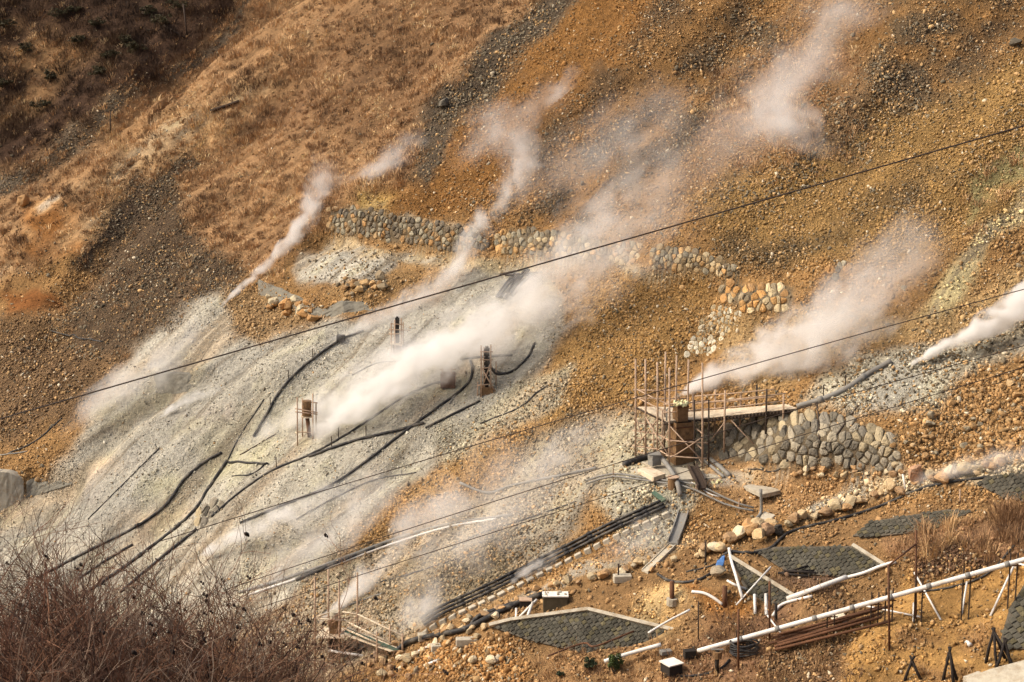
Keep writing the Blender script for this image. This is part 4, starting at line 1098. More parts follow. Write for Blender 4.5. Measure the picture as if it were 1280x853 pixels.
# slabs and fittings at the foot
def slab_thing(quad, t_, label, mat=M_conc, name='concrete_slab', cat='slab', group=None, up=0.06, level=True):
    P = [hit(*q) for q in quad]
    if level:
        z = max(p.z for p in P) if level == 2 else sum(p.z for p in P) / len(P); P = [atz(q[0], q[1], z + up) for q in quad]
    else: P = [p + Vector((0, 0, up)) for p in P]
    a = sum((P[i].x * P[(i + 1) % len(P)].y - P[(i + 1) % len(P)].x * P[i].y) for i in range(len(P)))
    if a < 0: P = P[::-1]
    o = MB().slab(P, t_).build(name, mat, None); b = o.modifiers.new('bevel', 'BEVEL'); b.width = .02
    return tag(o, label, cat, group)
slab_thing([(802, 577), (842, 600), (913, 596), (884, 577)], .5, 'large stained concrete slab under the chimney', up=.02)
slab_thing([(773, 582), (781, 579), (842, 608), (834, 613)], .35, 'long narrow concrete kerb left of the chimney slab', level=False)
slab_thing([(797, 586), (812, 583), (832, 592), (817, 597)], .3, 'small thick concrete plinth under the pipe box', mat=M_plank, up=.3)
slab_thing([(929, 607), (951, 603), (976, 613), (953, 618)], .25, 'bare grey concrete slab alone on the ochre ground right of the chimney', up=.08)
slab_thing([(945, 654), (955, 643), (969, 648), (956, 660)], .3, 'small grey slab tilted among the edging boulders', level=False, up=.2)
slab_thing([(814, 623), (818, 620), (833, 631), (827, 634)], .08, 'green board bridging the top of the triple pipes', mat=M_green, name='green_board', cat='board', level=False, up=.35)
p = hit(818, 588, .35)
o = sqtube(p, .62, .62, .5, .5); o.slab([p + Vector((-.36, -.3, .68)), p + Vector((.36, -.3, .68)), p + Vector((.36, .3, .68)), p + Vector((-.36, .3, .68))], .06)
tag(o.build('pipe_box', M_grey_pipe, None), 'grey square pipe box on the plinth left of the chimney', 'box')
p = hit(841, 610)
t2 = thing('iron_drum', p, 'short rusty drum with a flat lid in front of the chimney', 'drum')
MB().tube([p - Vector((0, 0, .15)), p + Vector((0, 0, .62))], .3, 16).build('body', M_rustbrown, t2, smooth=False)
MB().tube([p + Vector((0, 0, .62)), p + Vector((0, 0, .68))], .36, 16).build('lid', M_wood, t2)
P = [hit(821, 582, .8), hit(836, 596, .55), hit(846, 612, .45), hit(850, 626, .3)]
tag(MB().tube(smooth_path(P, 5), .15, 10).build('drain_pipe', M_grey_pipe, None, smooth=True), 'fat grey pipe sloping down from the pipe box past the drum', 'pipe')
def trough(pts, w, h, mat, label, name='drain_trough', cat='trough', th=.06, lift=.12, group=None):
    P = drape(pts, lift, 6); mb = MB(); vs = []; n = len(P)
    for i, p in enumerate(P):
        d = (P[min(i + 1, n - 1)] - P[max(i - 1, 0)]).normalized(); u = d.cross(Vector((0, 0, 1))).normalized()
        for a, b in ((-w / 2, h), (-w / 2 + th, h), (-w / 2 + th, th), (w / 2 - th, th), (w / 2 - th, h), (w / 2, h), (w / 2, -.05), (-w / 2, -.05)): vs.append(p + u * a + Vector((0, 0, b)))
    fs = [(i * 8 + e, i * 8 + (e + 1) % 8, (i + 1) * 8 + (e + 1) % 8, (i + 1) * 8 + e) for i in range(n - 1) for e in range(8)]
    mb._add(vs, fs + [tuple(range(8)), tuple((n - 1) * 8 + e for e in range(7, -1, -1))])
    return tag(mb.build(name, mat, None), label, cat, group)
trough([(865, 590), (871, 602), (878, 618)], .55, .25, M_darkwood, 'dark timber trough leading away from the chimney foot', lift=.3)
trough([(854, 645), (849, 662), (841, 682)], .62, .26, M_grey_pipe, 'grey gutter trough running down below the chimney', lift=.1)
trough([(840, 683), (824, 699), (806, 716)], .5, .12, M_conc, 'pale concrete trough continuing the grey gutter downhill', lift=.03)
p = hit(937, 668)
tag(MB().tube(smooth_path([p, hit(944, 656, .25), hit(951, 646, .3), atd(951, 612, hit(951, 646))], 5), .09, 8).build('bent_pipe', M_grey_pipe, None, smooth=True), 'bent grey standpipe rising beside the small tilted slab', 'pipe')
mb = MB(); rg = np.random.default_rng(9)
for k in range(26):
    q = hit(rg.choice([868, 873, 896, 899]) + rg.normal() * 3, rg.choice([590, 601, 606]) + rg.normal() * 2.5, .04); s = rg.uniform(.06, .16); mb.blob(q, s, s, s * .7, k, rot=rand_rot(rg))
tag(mb.build('sulphur_lump_heap', M_sulphur, None), 'pale yellow sulphur lumps fallen beside the dark trough', 'sulphur')

# ================================================================== small steel mast, drum and frames in the steam
def pole_frame(label, posts, rails, core=None, name='vent_scaffold', base=None, braces=(), deck=None, cat='scaffold'):
    b0 = hit(*base); t = thing(name, b0, label, cat, 'small scaffolded vents')
    def at(px, py, dy=0.0): return atd(px, py, (0, b0.y + dy, 0))
    for px, a, b, dy in posts:
        p = at(px, b, dy); g = gz(p.x, p.y); MB().tube([Vector((p.x, p.y, min(p.z, g) - .3)), at(px, a, dy)], .05, 6).build('post', M_wood, t, smooth=True)
    for x0, y0, x1, y1, dy in rails: MB().tube([at(x0, y0, dy), at(x1, y1, dy)], .04, 6).build('rail', M_wood, t, smooth=True)
    for x0, y0, x1, y1, dy in braces: MB().tube([at(x0, y0, dy), at(x1, y1, dy)], .045, 6).build('brace', M_wood, t, smooth=True)
    return t, b0, at
t, b0, at = pole_frame('slim black steel mast in a light pole frame, farther up the steam', [(489, 404, 432, -.3), (493.5, 400, 436, -.4), (501.5, 398, 434, -.3), (504, 403, 430, .3)], [(486, 412, 512, 413, -.3), (486, 418, 505, 417, -.4), (489, 405, 503, 406, -.3)], base=(497, 436))
p = at(496.5, 437); q = at(496.5, 396)
mb = MB()
for k in range(5): mb.beam(p.lerp(q, .22 + k * .15), p.lerp(q, .36 + k * .15), .30, .24, up=(0, 1, 0))
mb.beam(p.lerp(q, .2), q, .16, .16, up=(0, 1, 0)); mb.build('mast', M_boxdark, t)
mb = MB(); mb.beam(p - Vector((0, 0, .3)), p.lerp(q, .18), .62, .6, up=(0, 1, 0)); mb.build('plinth', M_rustbrown, t)
z = p.lerp(q, .2).z; mb = MB(); mb.slab([at(488, 428) + Vector((0, -.5, 0)), at(503, 430) + Vector((0, -.5, 0)), at(503, 430) + Vector((0, .5, 0)), at(488, 428) + Vector((0, .5, 0))], .06); mb.build('deck', M_plank, t)
t, b0, at = pole_frame('black steel mast with bolted flanges in the thick of the main steam', [(601.5, 432, 497, -.5), (605, 434, 480, .3), (613.5, 431, 484, -.3), (620, 452, 480, .3), (597, 478, 494, -.2)], [(600, 440, 616, 440, -.4), (597, 482, 617, 480, -.4), (601, 461, 615, 459, -.4), (600, 450, 616, 450, -.3)], base=(608, 488), braces=[(602, 460, 619, 490, -.5), (605, 478, 613, 455, -.4)])
p = at(608.5, 489); q = at(608.5, 433)
mb = MB(); mb.beam(p.lerp(q, .05), q, .22, .22, up=(0, 1, 0))
for k in range(8): mb.beam(p.lerp(q, .16 + k * .105), p.lerp(q, .22 + k * .105), .38, .34, up=(0, 1, 0))
mb.build('mast', M_boxdark, t)
MB().tube(smooth_path([at(610, 450, -.2), at(615, 462, -.2), at(622, 468), at(632, 467, .2)], 5), .08, 7).build('hose', M_black, t, smooth=True)
mb = MB(); mb.beam(p - Vector((0, 0, .4)), p.lerp(q, .09), .9, .8, up=(0, 1, 0)); mb.build('plinth', M_rustbrown, t)
t, b0, at = pole_frame('brown drum on poles at the left end of the main steam', [(371.5, 497, 546, -.4), (391, 492, 555, -.5), (395, 503, 545, .2), (378, 498, 540, .4)], [(369, 511, 397, 516, -.4), (369, 515, 397, 518, -.4), (389, 503, 397, 504, 0), (371, 540, 393, 541, -.4)], base=(386, 546))
MB().tube([at(383.5, 521), at(383.5, 501)], .32, 14).build('drum', M_rustbrown, t, smooth=False)
MB().tube([at(383.5, 521.5), at(383.5, 520)], .40, 14).build('drum_rim', M_plank, t)
MB().tube([at(387, 548), at(386, 537), at(384, 522)], .14, 8).build('drain', M_rust, t, smooth=True)
t, b0, at = pole_frame('low rusty frame half swallowed by steam beside the black mast', [(553, 460, 482, -.2), (564, 458, 482, -.3), (569, 466, 482, .2)], [(550, 462, 570, 462, -.2), (550, 480, 570, 482, -.2)], base=(560, 482))
mb = MB(); mb.beam(at(560, 484), at(560, 466), 1.0, .7, up=(0, 1, 0)); mb.build('box', M_rust, t)
# black junction box on the pipe
p = hit(426, 428); mb = MB(); mb.beam(p - Vector((.3, 0, -.28)), p + Vector((.3, 0, .28)), .5, .5)
o = mb.build('junction_box', M_boxdark, None); bv = o.modifiers.new('bevel', 'BEVEL'); bv.width = .03; tag(o, 'small black junction box at the top of the thick black pipe', 'box')
pipe([(428, 424), (445, 418), (455, 414)], .09, M_black, 'black pipe stub behind the small junction box', group=G_SL)
# heap of black pipes by the bench
rg = np.random.default_rng(4)
for k in range(9):
    x0 = 621 + k * 2.6 + rg.normal() * .8; y0 = 374 + rg.normal() * 2.5; a = hit(x0, y0, .18 + .1 * (k % 3)); b = hit(x0 + 22 + rg.normal() * 2, y0 - 26 + rg.normal() * 2, .22 + .12 * (k % 3))
    o = MB().tube([a, a.lerp(b, .5) + Vector((0, 0, .1)), b], .10, 8).build('stacked_pipe', M_black if k % 4 else M_grey_pipe, None, smooth=True)
    tag(o, 'pipe in the slanting black bundle on the bench above the steam', 'pipe', 'bundle of spare pipes')
for k in range(7):
    a = hit(622 + 5 * k + rg.normal() * 3, 352 - k * .5 + rg.normal() * 3, .35); b = a + Vector((rg.uniform(1.0, 2.0), rg.normal() * .4, .25 + rg.normal() * .15))
    o = MB().tube([a, b], .06, 6).build('scrap_rod', M_grey_pipe if k % 2 else M_darkwood, None); tag(o, 'loose rod in the jumble above the slanting black bundle', 'rod', 'loose rods on the bench')

# ================================================================== little chimney and green gangway, bottom left
b0 = hit(418, 822)
def at(px, py, dy=0.0): return atd(px, py, (0, b0.y + dy, 0))
t = thing('small_chimney', b0, 'small brown box chimney on legs beside the green gangway', 'chimney')
mb = MB(); mb.beam(at(419, 820), at(419, 795), .66, .66, up=(0, 1, 0)); mb.build('lower_box', M_box, t)
mb = MB(); mb.beam(at(415, 816, -.36), at(415, 798, -.36), .30, .04, up=(0, 1, 0)); mb.build('opening', M_boxdark, t)
mb = MB(); mb.beam(at(419, 790), at(419, 774), .64, .6, up=(0, 1, 0)); mb.build('upper_box', M_rustbrown, t)
MB().tube([at(419, 775), at(419, 764)], .30, 14).build('flue', M_conc, t)

for cx_ in (410, 428):
    mb = MB(); mb.beam(at(cx_, 816, -.38), at(cx_, 796, -.38), .06, .06, up=(0, 1, 0)); mb.build('corner_frame', M_conc, t)
t = thing('gangway_scaffold', at(440, 822), 'pole scaffold with sloping green gangway at the bottom left', 'scaffold', None)
ge = hit(500, 816)
def ag(px, py, dy=0.0):
    f = min(max((px - 431) / (500 - 431), 0), 1.1); return atd(px, py, (0, b0.y * (1 - f) + (ge.y - .4) * f + dy, 0))
for px, a, b, dy in ((393.5, 721, 835, -.7), (410.5, 712, 800, 1.1), (424, 725, 828, -.7), (446.7, 716, 832, .5), (487.5, 781, 812, .5), (471, 790, 823, -.5), (503, 793, 806, .5), (468, 814, 826, -.5)):
    p = ag(px, b, dy); MB().tube([Vector((p.x, p.y, min(p.z, gz(p.x, p.y)) - .3)), ag(px, a, dy)], .06, 6).build('post', M_wood, t, smooth=True)
zk = at(419, 791).z
q = [at(394, 791, -.8), at(431, 796, -.8), at(431, 789, .8), at(404, 783, .8)]
q = [Vector((v.x, v.y, zk)) for v in q]; MB().slab(q, .06).build('deck', M_plank, t)
a0, a1 = ag(430, 793, -.5), ag(488, 814, -.5); c0, c1 = ag(434, 783, .6), ag(503, 812, .6)
MB().slab([a0, a1, c1, c0], .06).build('gangway', M_plank, t)
up = Vector((0, 0, .025)); MB().slab([a0.lerp(c0, .25) + up, a1.lerp(c1, .25) + up, a1.lerp(c1, .78) + up, a0.lerp(c0, .78) + up], .02).build('green_mat', M_green, t)
for x0, y0, x1, y1, dy in ((391, 773, 432, 776, -.7), (391, 773, 412, 766, .2), (428, 765, 447, 768, .5), (447, 768, 503, 795, .5), (431, 776, 489, 805, -.5), (431, 786, 475, 806, -.5)):
    MB().tube([ag(x0, y0, dy), ag(x1, y1, dy)], .055, 6).build('rail', M_plank, t, smooth=True)
for x0, y0, x1, y1, dy in ((428, 809, 455, 813, .2), (431, 815, 455, 811, .3), (396, 815, 406, 796, -.6), (430, 806, 444, 812, -.2)):
    mb = MB(); mb.beam(ag(x0, y0, dy), ag(x1, y1, dy), .1, .1); mb.build('brace', M_darkwood, t)
tag(MB().tube([at(411, 813, -.8), at(440, 818, -.8), at(472, 823, -.6)], .085, 8).build('white_drain_pipe', M_white_pipe, None, smooth=True), 'white pipe leaving the small brown chimney to the right', 'pipe')

# ================================================================== terrace equipment, bottom right
def boxthing(label, cx, cy, w, h, d, mat, lid=None, yaw=0.0, name='equipment_box', cat='box', lift=0.0, legs=0.0, group=None):
    p = hit(cx, cy, lift); t = thing(name, p, label, cat, group); ca, sa = math.cos(yaw), math.sin(yaw)
    def P(x, y, z): return p + Vector((x * ca - y * sa, x * sa + y * ca, z))
    mb = MB(); q = [P(-w / 2, -d / 2, h + legs), P(w / 2, -d / 2, h + legs), P(w / 2, d / 2, h + legs), P(-w / 2, d / 2, h + legs)]
    mb.slab(q, h + (.4 if not legs else 0)); o = mb.build('body', mat, t); b = o.modifiers.new('bevel', 'BEVEL'); b.width = .015
    if lid is not None:
        mb = MB(); e = .05; q = [P(-w / 2 - e, -d / 2 - e, h + legs + .06), P(w / 2 + e, -d / 2 - e, h + legs + .06), P(w / 2 + e, d / 2 + e, h + legs + .06), P(-w / 2 - e, d / 2 + e, h + legs + .06)]
        mb.slab(q, .055); mb.build('lid', lid, t)
    if legs:
        for sx in (-1, 1):
            for sy in (-1, 1): MB().tube([P(sx * w * .4, sy * d * .4, -.3), P(sx * w * .4, sy * d * .4, legs)], .035, 6).build('leg', M_rust, t)
    return t
boxthing('large brown box with pale cluttered lid above the big revetment', 694, 757, 1.35, .62, .7, M_box, M_lid)
p = hit(694, 744); mb = MB(); rg = np.random.default_rng(3)
for k in range(7): 
    q = hit(694, 757, .70) + Vector((rg.uniform(-.6, .6), rg.uniform(-.3, .3), 0)); s = rg.uniform(.07, .13); mb.blob(q, s * 1.3, s, s * .7, k, rot=rand_rot(rg))
    cl = lin((196, 160, 112))
tag(mb.build('stone_weight', M_conc, None), 'pale stones weighing down the lid of the large brown box', 'stones')
boxthing('smaller brown box left of the large one, where a hose ends', 657, 757, .62, .34, .5, M_boxdark, M_wood)
boxthing('black box with a white tilted lid on short legs at the bottom edge', 839, 846, .82, .5, .8, M_boxdark, M_lid, yaw=.55, legs=.25)
boxthing('dark open box beside the end of the long white pipe', 862, 824, .62, .4, .4, M_boxdark, None, yaw=.2, legs=.1)
boxthing('flat grey fitting box at the end of the lower white pipe', 832, 820, .6, .22, .4, M_grey_pipe, None, yaw=.3, legs=.1)
for cx, cy, w_, lb in ((584, 806, 1.25, 'long pale concrete block under the thick black hose'), (545, 814, .55, 'squat grey concrete block left of the long one'), (778, 727, 1.0, 'shallow concrete tray beside the iron stake'), (528, 800, .5, 'small dark concrete block near the end of the gangway')):
    p = hit(cx, cy); mb = MB(); mb.beam(p + Vector((-w_ / 2, 0, .16)), p + Vector((w_ / 2, .1, .16)), .5, .42); o = mb.build('concrete_block', M_conc, None); b = o.modifiers.new('bevel', 'BEVEL'); b.width = .03; tag(o, lb, 'concrete block', 'concrete blocks on the terrace')
G_W = 'white pipe scraps'
def rod(pts, r, mat, label, name='white_pipe', cat='pipe', group=G_W, lift=None, n=8):
    """pieces lying on or leaning over the ground: (px, py, height above ground)"""
    P = [hit(a, b, (c if len(q) > 2 else 0) + r * .7) for q in pts for (a, b, c) in [tuple(q) + (0,) * (3 - len(q))]]
    o = MB().tube(smooth_path(P, 5) if len(P) > 2 else P, r, n).build(name, mat, None, smooth=True); return tag(o, label, cat, group)
rod([(645, 778), (645.5, 764, .1)], .07, M_white_pipe, 'upright white pipe stub left of two crossed ones')
rod([(648, 774), (671, 757, .3)], .07, M_white_pipe, 'slanting white pipe leaning up to the brown box')
rod([(657, 778), (666, 760, .25)], .085, M_white_pipe, 'thick white pipe stub under the slanting one')
rod([(532, 833), (547, 827)], .085, M_white_pipe, 'short white pipe piece on the rubble near the bottom')
rod([(555, 795, .1), (563, 790, .2)], .08, M_white_pipe, 'white pipe end beside the squat grey block')
rod([(523, 817, .1), (536, 811, .1)], .06, M_white_pipe, 'small white pipe stub at the end of the thick hose')
rod([(911, 693, .3), (914, 708, .25), (921, 730, .2), (928, 752, .1)], .085, M_white_pipe, 'tall white pipe leaning on the narrow wing wall')
rod([(865, 741), (880, 743), (892, 749), (903, 757)], .085, M_white_pipe, 'bent white pipe lying on the sand left of the wing wall')
rod([(909, 727), (920, 733), (933, 738)], .07, M_white_pipe, 'short white pipe crossing behind the tall leaning one')
rod([(944, 769), (943, 749, .2)], .08, M_white_pipe, 'white standpipe stub in the straw grass')
rod([(958, 770), (957, 750, .25)], .09, M_white_pipe, 'white standpipe stub with a knob, right of the other')
rod([(966, 771), (978, 760, .15), (1015, 750, .15)], .08, M_white_pipe, 'short white pipe with an elbow below the middle white pipe')
rod([(984, 755, .2), (1020, 742, .2), (1058, 728, .2)], .13, M_white_pipe, 'thick white pipe lying along the foot of the dark revetment')
rod([(1058, 728, .2), (1080, 722, .2), (1100, 714, .2), (1120, 706, .1)], .09, M_white_pipe, 'broken pale pipe continuing up from the thick white one')
rod([(755, 840, .5), (790, 829, .5), (826, 819, .5)], .11, M_white_pipe, 'lower white pipe running behind the evergreen bush')
rod([(893, 716), (912, 715)], .07, M_plank, 'small white plank under the blue tarpaulin', name='plank', cat='plank', group=None)
rod([(920, 764, .3), (963, 725, .7)], .045, M_white_pipe, 'thin white stick leaning across the straw grass')
rod([(959, 777, .3), (980, 800, .1)], .045, M_white_pipe, 'thin white stick leaning under the long white pipe')
rod([(1082, 770, .5), (1150, 777, .2)], .05, M_white_pipe, 'white stick lying nearly level behind the rusty posts')
rod([(1142, 778), (1142, 760, .2)], .06, M_white_pipe, 'short white upright stub behind the rusty posts')
rod([(1176, 776), (1142, 734, .75)], .05, M_white_pipe, 'white prop leaning left under the long white pipe')
rod([(1202, 769), (1208, 740, .5)], .05, M_white_pipe, 'white prop standing steeply under the long white pipe')
rod([(1238, 771), (1268, 721, .7)], .06, M_white_pipe, 'white prop leaning right near the right edge')
rod([(1262, 716, .6), (1290, 726, .6)], .06, M_white_pipe, 'white crosspiece at the right edge')
rod([(810, 808, .7), (835, 793, .7), (862, 779, .7)], .06, M_white_pipe, 'pale handrail tube beyond the evergreen bush')
rod([(1208, 805), (1213, 809)], .12, M_white_pipe, 'short white pipe piece lying on the ochre earth at right')
rod([(1132, 613), (1128, 600, .3)], .06, M_white_pipe, 'white stake beside the reddish boulder', name='stake', cat='stake', group=None)
# long straight white pipe on pole stands
E1 = hit(872, 822, .35); E2 = atd(1300, 694, hit(1275, 762))
t = thing('long_white_pipe', E1, 'long straight white pipe carried on pole stands across the bottom right', 'pipe')
MB().tube([E1.lerp(E2, k / 20) for k in range(21)], .125, 12).build('pipe_run', M_white_pipe, t, smooth=True)
for k in range(1, 9):
    q = E1.lerp(E2, k / 9 + .02); d = (E2 - E1).normalized(); MB().tube([q - d * .12, q + d * .12], .15, 12).build('coupling', M_grey_pipe, t, smooth=True)
for px in (925, 1040, 1095, 1113, 1150, 1210, 1268):
    f = (px - 872) / (1300 - 872)
    y0 = 1 / ((1 - f) / E1.y + f / E2.y); k = (y0 - E1.y) / (E2.y - E1.y); q = E1.lerp(E2, k)
    for s in (-.16, .2):
        b = Vector((q.x + s, q.y + .1, gz(q.x + s, q.y + .1) - .3)); MB().tube([b, Vector((q.x + s, q.y + .1, q.z + .45))], .04, 6).build('stand_post', M_darkwood, t)
    MB().tube([q + Vector((-.3, 0, -.17)), q + Vector((.34, 0, -.17))], .035, 6).build('stand_bar', M_rust, t)
# rusty posts and rails
G_R = 'rusty posts on the terraces'
def upright(px, pt, pb, r, mat, label, name='iron_post', cat='post', group=G_R, base_blob=False):
    b = hit(px, pb); o = None
    t_ = atd(px, pt, b)
    if not base_blob:
        o = MB().tube([b - Vector((0, 0, .3)), t_], r, 7).build(name, mat, None, smooth=True); return tag(o, label, cat, group)
    t = thing(name, b, label, cat, group); MB().tube([b - Vector((0, 0, .3)), t_], r, 8).build('shaft', mat, t, smooth=True)
    MB().tube([b - Vector((0, 0, .2)), b + Vector((0, 0, .18))], r * 2.4, 10).build('footing', M_conc, t); return t
upright(840, 727, 752, .13, M_rust, 'rusty post on a concrete footing carrying the black hose over the sand', base_blob=True)
upright(906, 733, 755, .14, M_rust, 'thick rusty stub post left of the wing wall')
upright(882, 676, 705, .05, M_darkwood, 'thin dark stake by the boulder edging')
upright(773, 705, 728, .05, M_darkwood, 'thin dark stake beside the concrete tray')
upright(923, 762, 838, .06, M_rust, 'rusty post in front of the hose coil')
upright(962, 727, 800, .06, M_rust, 'rusty post rising from the straw grass behind the long pipe')
upright(970, 755, 775, .08, M_char, 'short black leaning post by the white elbow')
upright(873, 752, 800, .035, M_darkwood, 'thin stick upright at the end of the pale handrail')
upright(1200, 612, 628, .04, M_wood, 'thin stick above the straw grass')
t = thing('rusty_goalpost', hit(1112, 812), 'rusty frame of two tall posts joined by a slanting rail', 'frame', None)
b1 = hit(1112, 813); b2 = hit(1145, 775); t1 = atd(1110.5, 706, b1); t2_ = atd(1145, 663, b2)
MB().tube([b1 - Vector((0, 0, .3)), t1], .06, 7).build('post', M_rust, t, smooth=True); MB().tube([b2 - Vector((0, 0, .3)), t2_], .06, 7).build('post', M_rust, t, smooth=True)
MB().tube([t1 - Vector((0, 0, .05)), atd(1145, 680, b2)], .05, 7).build('rail', M_rust, t, smooth=True)
rod([(685, 832, .5), (729, 816, .5), (744, 820, .5), (792, 801, .5)], .055, M_rust, 'bent rusty rail in front of the big revetment', name='rusty_rail', cat='rail', group=None)
rg = np.random.default_rng(12)
for k in range(8):
    rod([(968 + rg.normal() * 4, 815 - k * .8 + rg.normal() * 2, .15 + .05 * k), (1102 + rg.normal() * 16, 781 - k * 1.0 + rg.normal() * 2, .2 + .06 * k)], .075, M_rust, 'rusty rail in the long pile under the white pipe', name='rusty_rail', cat='rail', group='pile of rusty rails')
for k in range(6):
    rod([(975 + rg.normal() * 5, 722 + rg.normal() * 2, .1 + .04 * k), (1012 + rg.normal() * 6, 719 + rg.normal() * 3, .1 + .04 * k)], .06, M_char, 'dark board in the heap before the revetment', name='dark_board', cat='board', group='heap of dark boards')
p = hit(896, 840); t = thing('valve_post', p, 'stubby dark valve post at the end of the long white pipe', 'valve')
MB().tube([p - Vector((0, 0, .2)), p + Vector((0, 0, 1.15))], .11, 8).build('stem', M_boxdark, t, smooth=True)
MB().tube([p + Vector((0, 0, .75)), p + Vector((0, 0, 1.1))], .24, 10).build('flange', M_rustbrown, t)
MB().tube([p + Vector((-.3, 0, 1.2)), p + Vector((.3, 0, 1.2))], .05, 8).build('handle', M_grey_pipe, t)
# charred tripods
def tripod(ax, ay, legs, label, base):
    b0 = hit(*base); ap = atd(ax, ay, b0); t = thing('charred_tripod', b0, label, 'tripod', 'charred log tripods')
    for i, (lx, ly, dy) in enumerate(legs):
        q = hit(lx, min(ly, 850)); q.y += dy; q.z = gz(q.x, q.y) - .2; d = (ap - q).normalized()
        MB().tube([q, q.lerp(ap, .5) + Vector((random.uniform(-.05, .05), 0, 0)), ap + d * .22 + Vector((random.uniform(-.06, .06), 0, 0))], .085, 7, .06).build('leg', M_char, t, smooth=True)
tripod(1141, 825, [(1130, 858, 0), (1154, 858, 0), (1142, 845, .8)], 'charred log tripod left of the tall narrow one at the bottom', (1142, 850))
tripod(1187, 814, [(1178, 858, 0), (1198, 856, 0), (1188, 840, .7), (1190, 858, -.4)], 'tall narrow charred log tripod at the bottom edge', (1187, 848))
tripod(1242, 790, [(1232, 828, 0), (1262, 830, .3), (1246, 834, -.3), (1272, 838, 0)], 'wide sprawling charred log frame by the steep rock faced revetment', (1245, 826))
tripod(1256, 803, [(1240, 838, -.2), (1264, 832, 0), (1250, 825, .5)], 'small charred log frame touching the sprawling one', (1254, 832))
for pts_, r_, lb in (([(263, 142, .1), (280, 137, .15), (299, 131, .2)], .16, 'fallen grey log lying on the tan grass slope'), ([(205, 35, .2), (232, 52, .3)], .1, 'dead trunk lying in the dark brushwood near the top'), ([(234, 46, .1), (230, 32, 2.2)], .09, 'dead snag standing above the ravine near the top'), ([(138, 168, .1), (139, 158, 1.4)], .07, 'thin dead snag on the edge of the grass slope at left')):
    rod(pts_, r_, M_darkwood, lb, name='dead_log', cat='log', group=None)
# blue tarpaulin
a = hit(892, 714, .12); b, c, d = atd(899, 701, a), atd(907, 697, a), atd(905, 706, a); b.y += .25; c.y += .25
mb = MB(); n = 8; vs = []
for i in range(n):
    for j in range(n):
        u, v = i / (n - 1), j / (n - 1); p = a.lerp(b, u).lerp(d.lerp(c, u), v); vs.append(p + Vector((0, 0, .06 * math.sin(u * 11 + v * 5))))
mb._add(vs, [(i * n + j, (i + 1) * n + j, (i + 1) * n + j + 1, i * n + j + 1) for i in range(n - 1) for j in range(n - 1)])
o = mb.build('tarpaulin', M_blue, None, smooth=True); o.modifiers.new('thickness', 'SOLIDIFY').thickness = .03; tag(o, 'crumpled blue tarpaulin beside the tall leaning white pipe', 'tarpaulin')
# pale crest in the bottom right corner
o = slab_thing([(1205, 858), (1236, 845), (1300, 828), (1320, 870), (1250, 890)], 1.2, 'pale concrete crest cut by the bottom right corner', name='concrete_crest', cat='concrete edge', level=False, up=.35)
o = slab_thing([(1203, 853), (1222, 846), (1232, 849), (1222, 858)], .5, 'small concrete stub left of the corner crest', name='concrete_crest', cat='concrete edge', level=False, up=.3)
# boulders
BM = {}
def boulder(px, py, s, colr, label, group=None, sq=.75, seed=0):
    rg = np.random.default_rng(int(px * 7 + py * 13)); k = (seed + int(px)) % 10; key = (k, colr)
    p = hit(px, py)
    if key not in BM:
        mb = MB(); c = lin(colr); mb._add([tuple(x) for x in ROCKT[3][k][0]], [tuple(f) for f in ROCKT[3][k][1]], (float(c[0]), float(c[1]), float(c[2]), 1))
        me_o = mb.build('boulder', M_stone, None); me_o.location = (0, 0, 0); BM[key] = me_o; o = me_o
    else:
        o = BM[key].copy(); COL.objects.link(o)
    o.location = p + Vector((0, 0, s * .25)); o.scale = (s * rg.uniform(.95, 1.25), s * rg.uniform(.8, 1.05), s * sq * rg.uniform(.85, 1.15)); o.rotation_euler = (rg.uniform(-.4, .4), rg.uniform(-.4, .4), rg.uniform(0, 6.28))
    return tag(o, label, 'boulder', group)
rg = np.random.default_rng(77)
cols = [(196, 162, 116), (182, 132, 82), (206, 184, 146), (160, 120, 82), (174, 150, 112)]
xx, yy = res_px([(628, 757), (700, 733), (760, 722), (800, 712), (850, 705), (900, 690), (930, 674), (965, 664), (1000, 655), (1040, 645), (1090, 625), (1140, 610), (1200, 597), (1262, 586)], 7.5)
for x, y in zip(xx, yy):
    big = 1.45 if x > 880 else 1.0
    if rg.random() < .16: continue
    boulder(x + rg.normal() * 2.5, y + rg.normal() * 2.6, rg.uniform(.16, .34) * big, cols[rg.integers(5)], 'pale boulder in the long row edging the terrace', 'boulders edging the terrace')
for x, y in zip(*res_px([(500, 838), (520, 822), (560, 795), (600, 778), (640, 762)], 5.5)):
    boulder(x + rg.normal() * 5, y + rg.normal() * 4, rg.uniform(.16, .34), cols[rg.integers(5)], 'pale boulder in the heap beside the thick black hose', 'boulders beside the thick hose')
for k in range(34):
    boulder(rg.uniform(460, 620), rg.uniform(800, 858), rg.uniform(.12, .36), cols[rg.integers(5)], 'loose stone on the rubble bank at the bottom', 'loose stones at the bottom')
boulder(971, 669, .40, (50, 45, 42), 'single black boulder in the boulder edging')
boulder(1141, 604, .62, (176, 124, 92), 'large reddish boulder standing at the top of the track edging')
boulder(934, 666, .6, (184, 128, 74), 'large orange slab boulder leaning left of the bent standpipe')
boulder(948, 678, .52, (196, 158, 108), 'big tan boulder below the bent standpipe')
boulder(961, 672, .5, (170, 128, 94), 'brown boulder between the tan and the black one')
boulder(899, 668 + 54, .5, (150, 132, 106), 'grey boulder under the blue tarpaulin')
boulder(1045, 781, .42, (206, 190, 160), 'whitish boulder under the long white pipe')
boulder(556, 135, .6, (96, 88, 76), 'dark grey boulder at the edge of the grass by the scree stream')
boulder(30, 260, .8, (170, 120, 72), 'orange block at the edge of the bare earth far left')
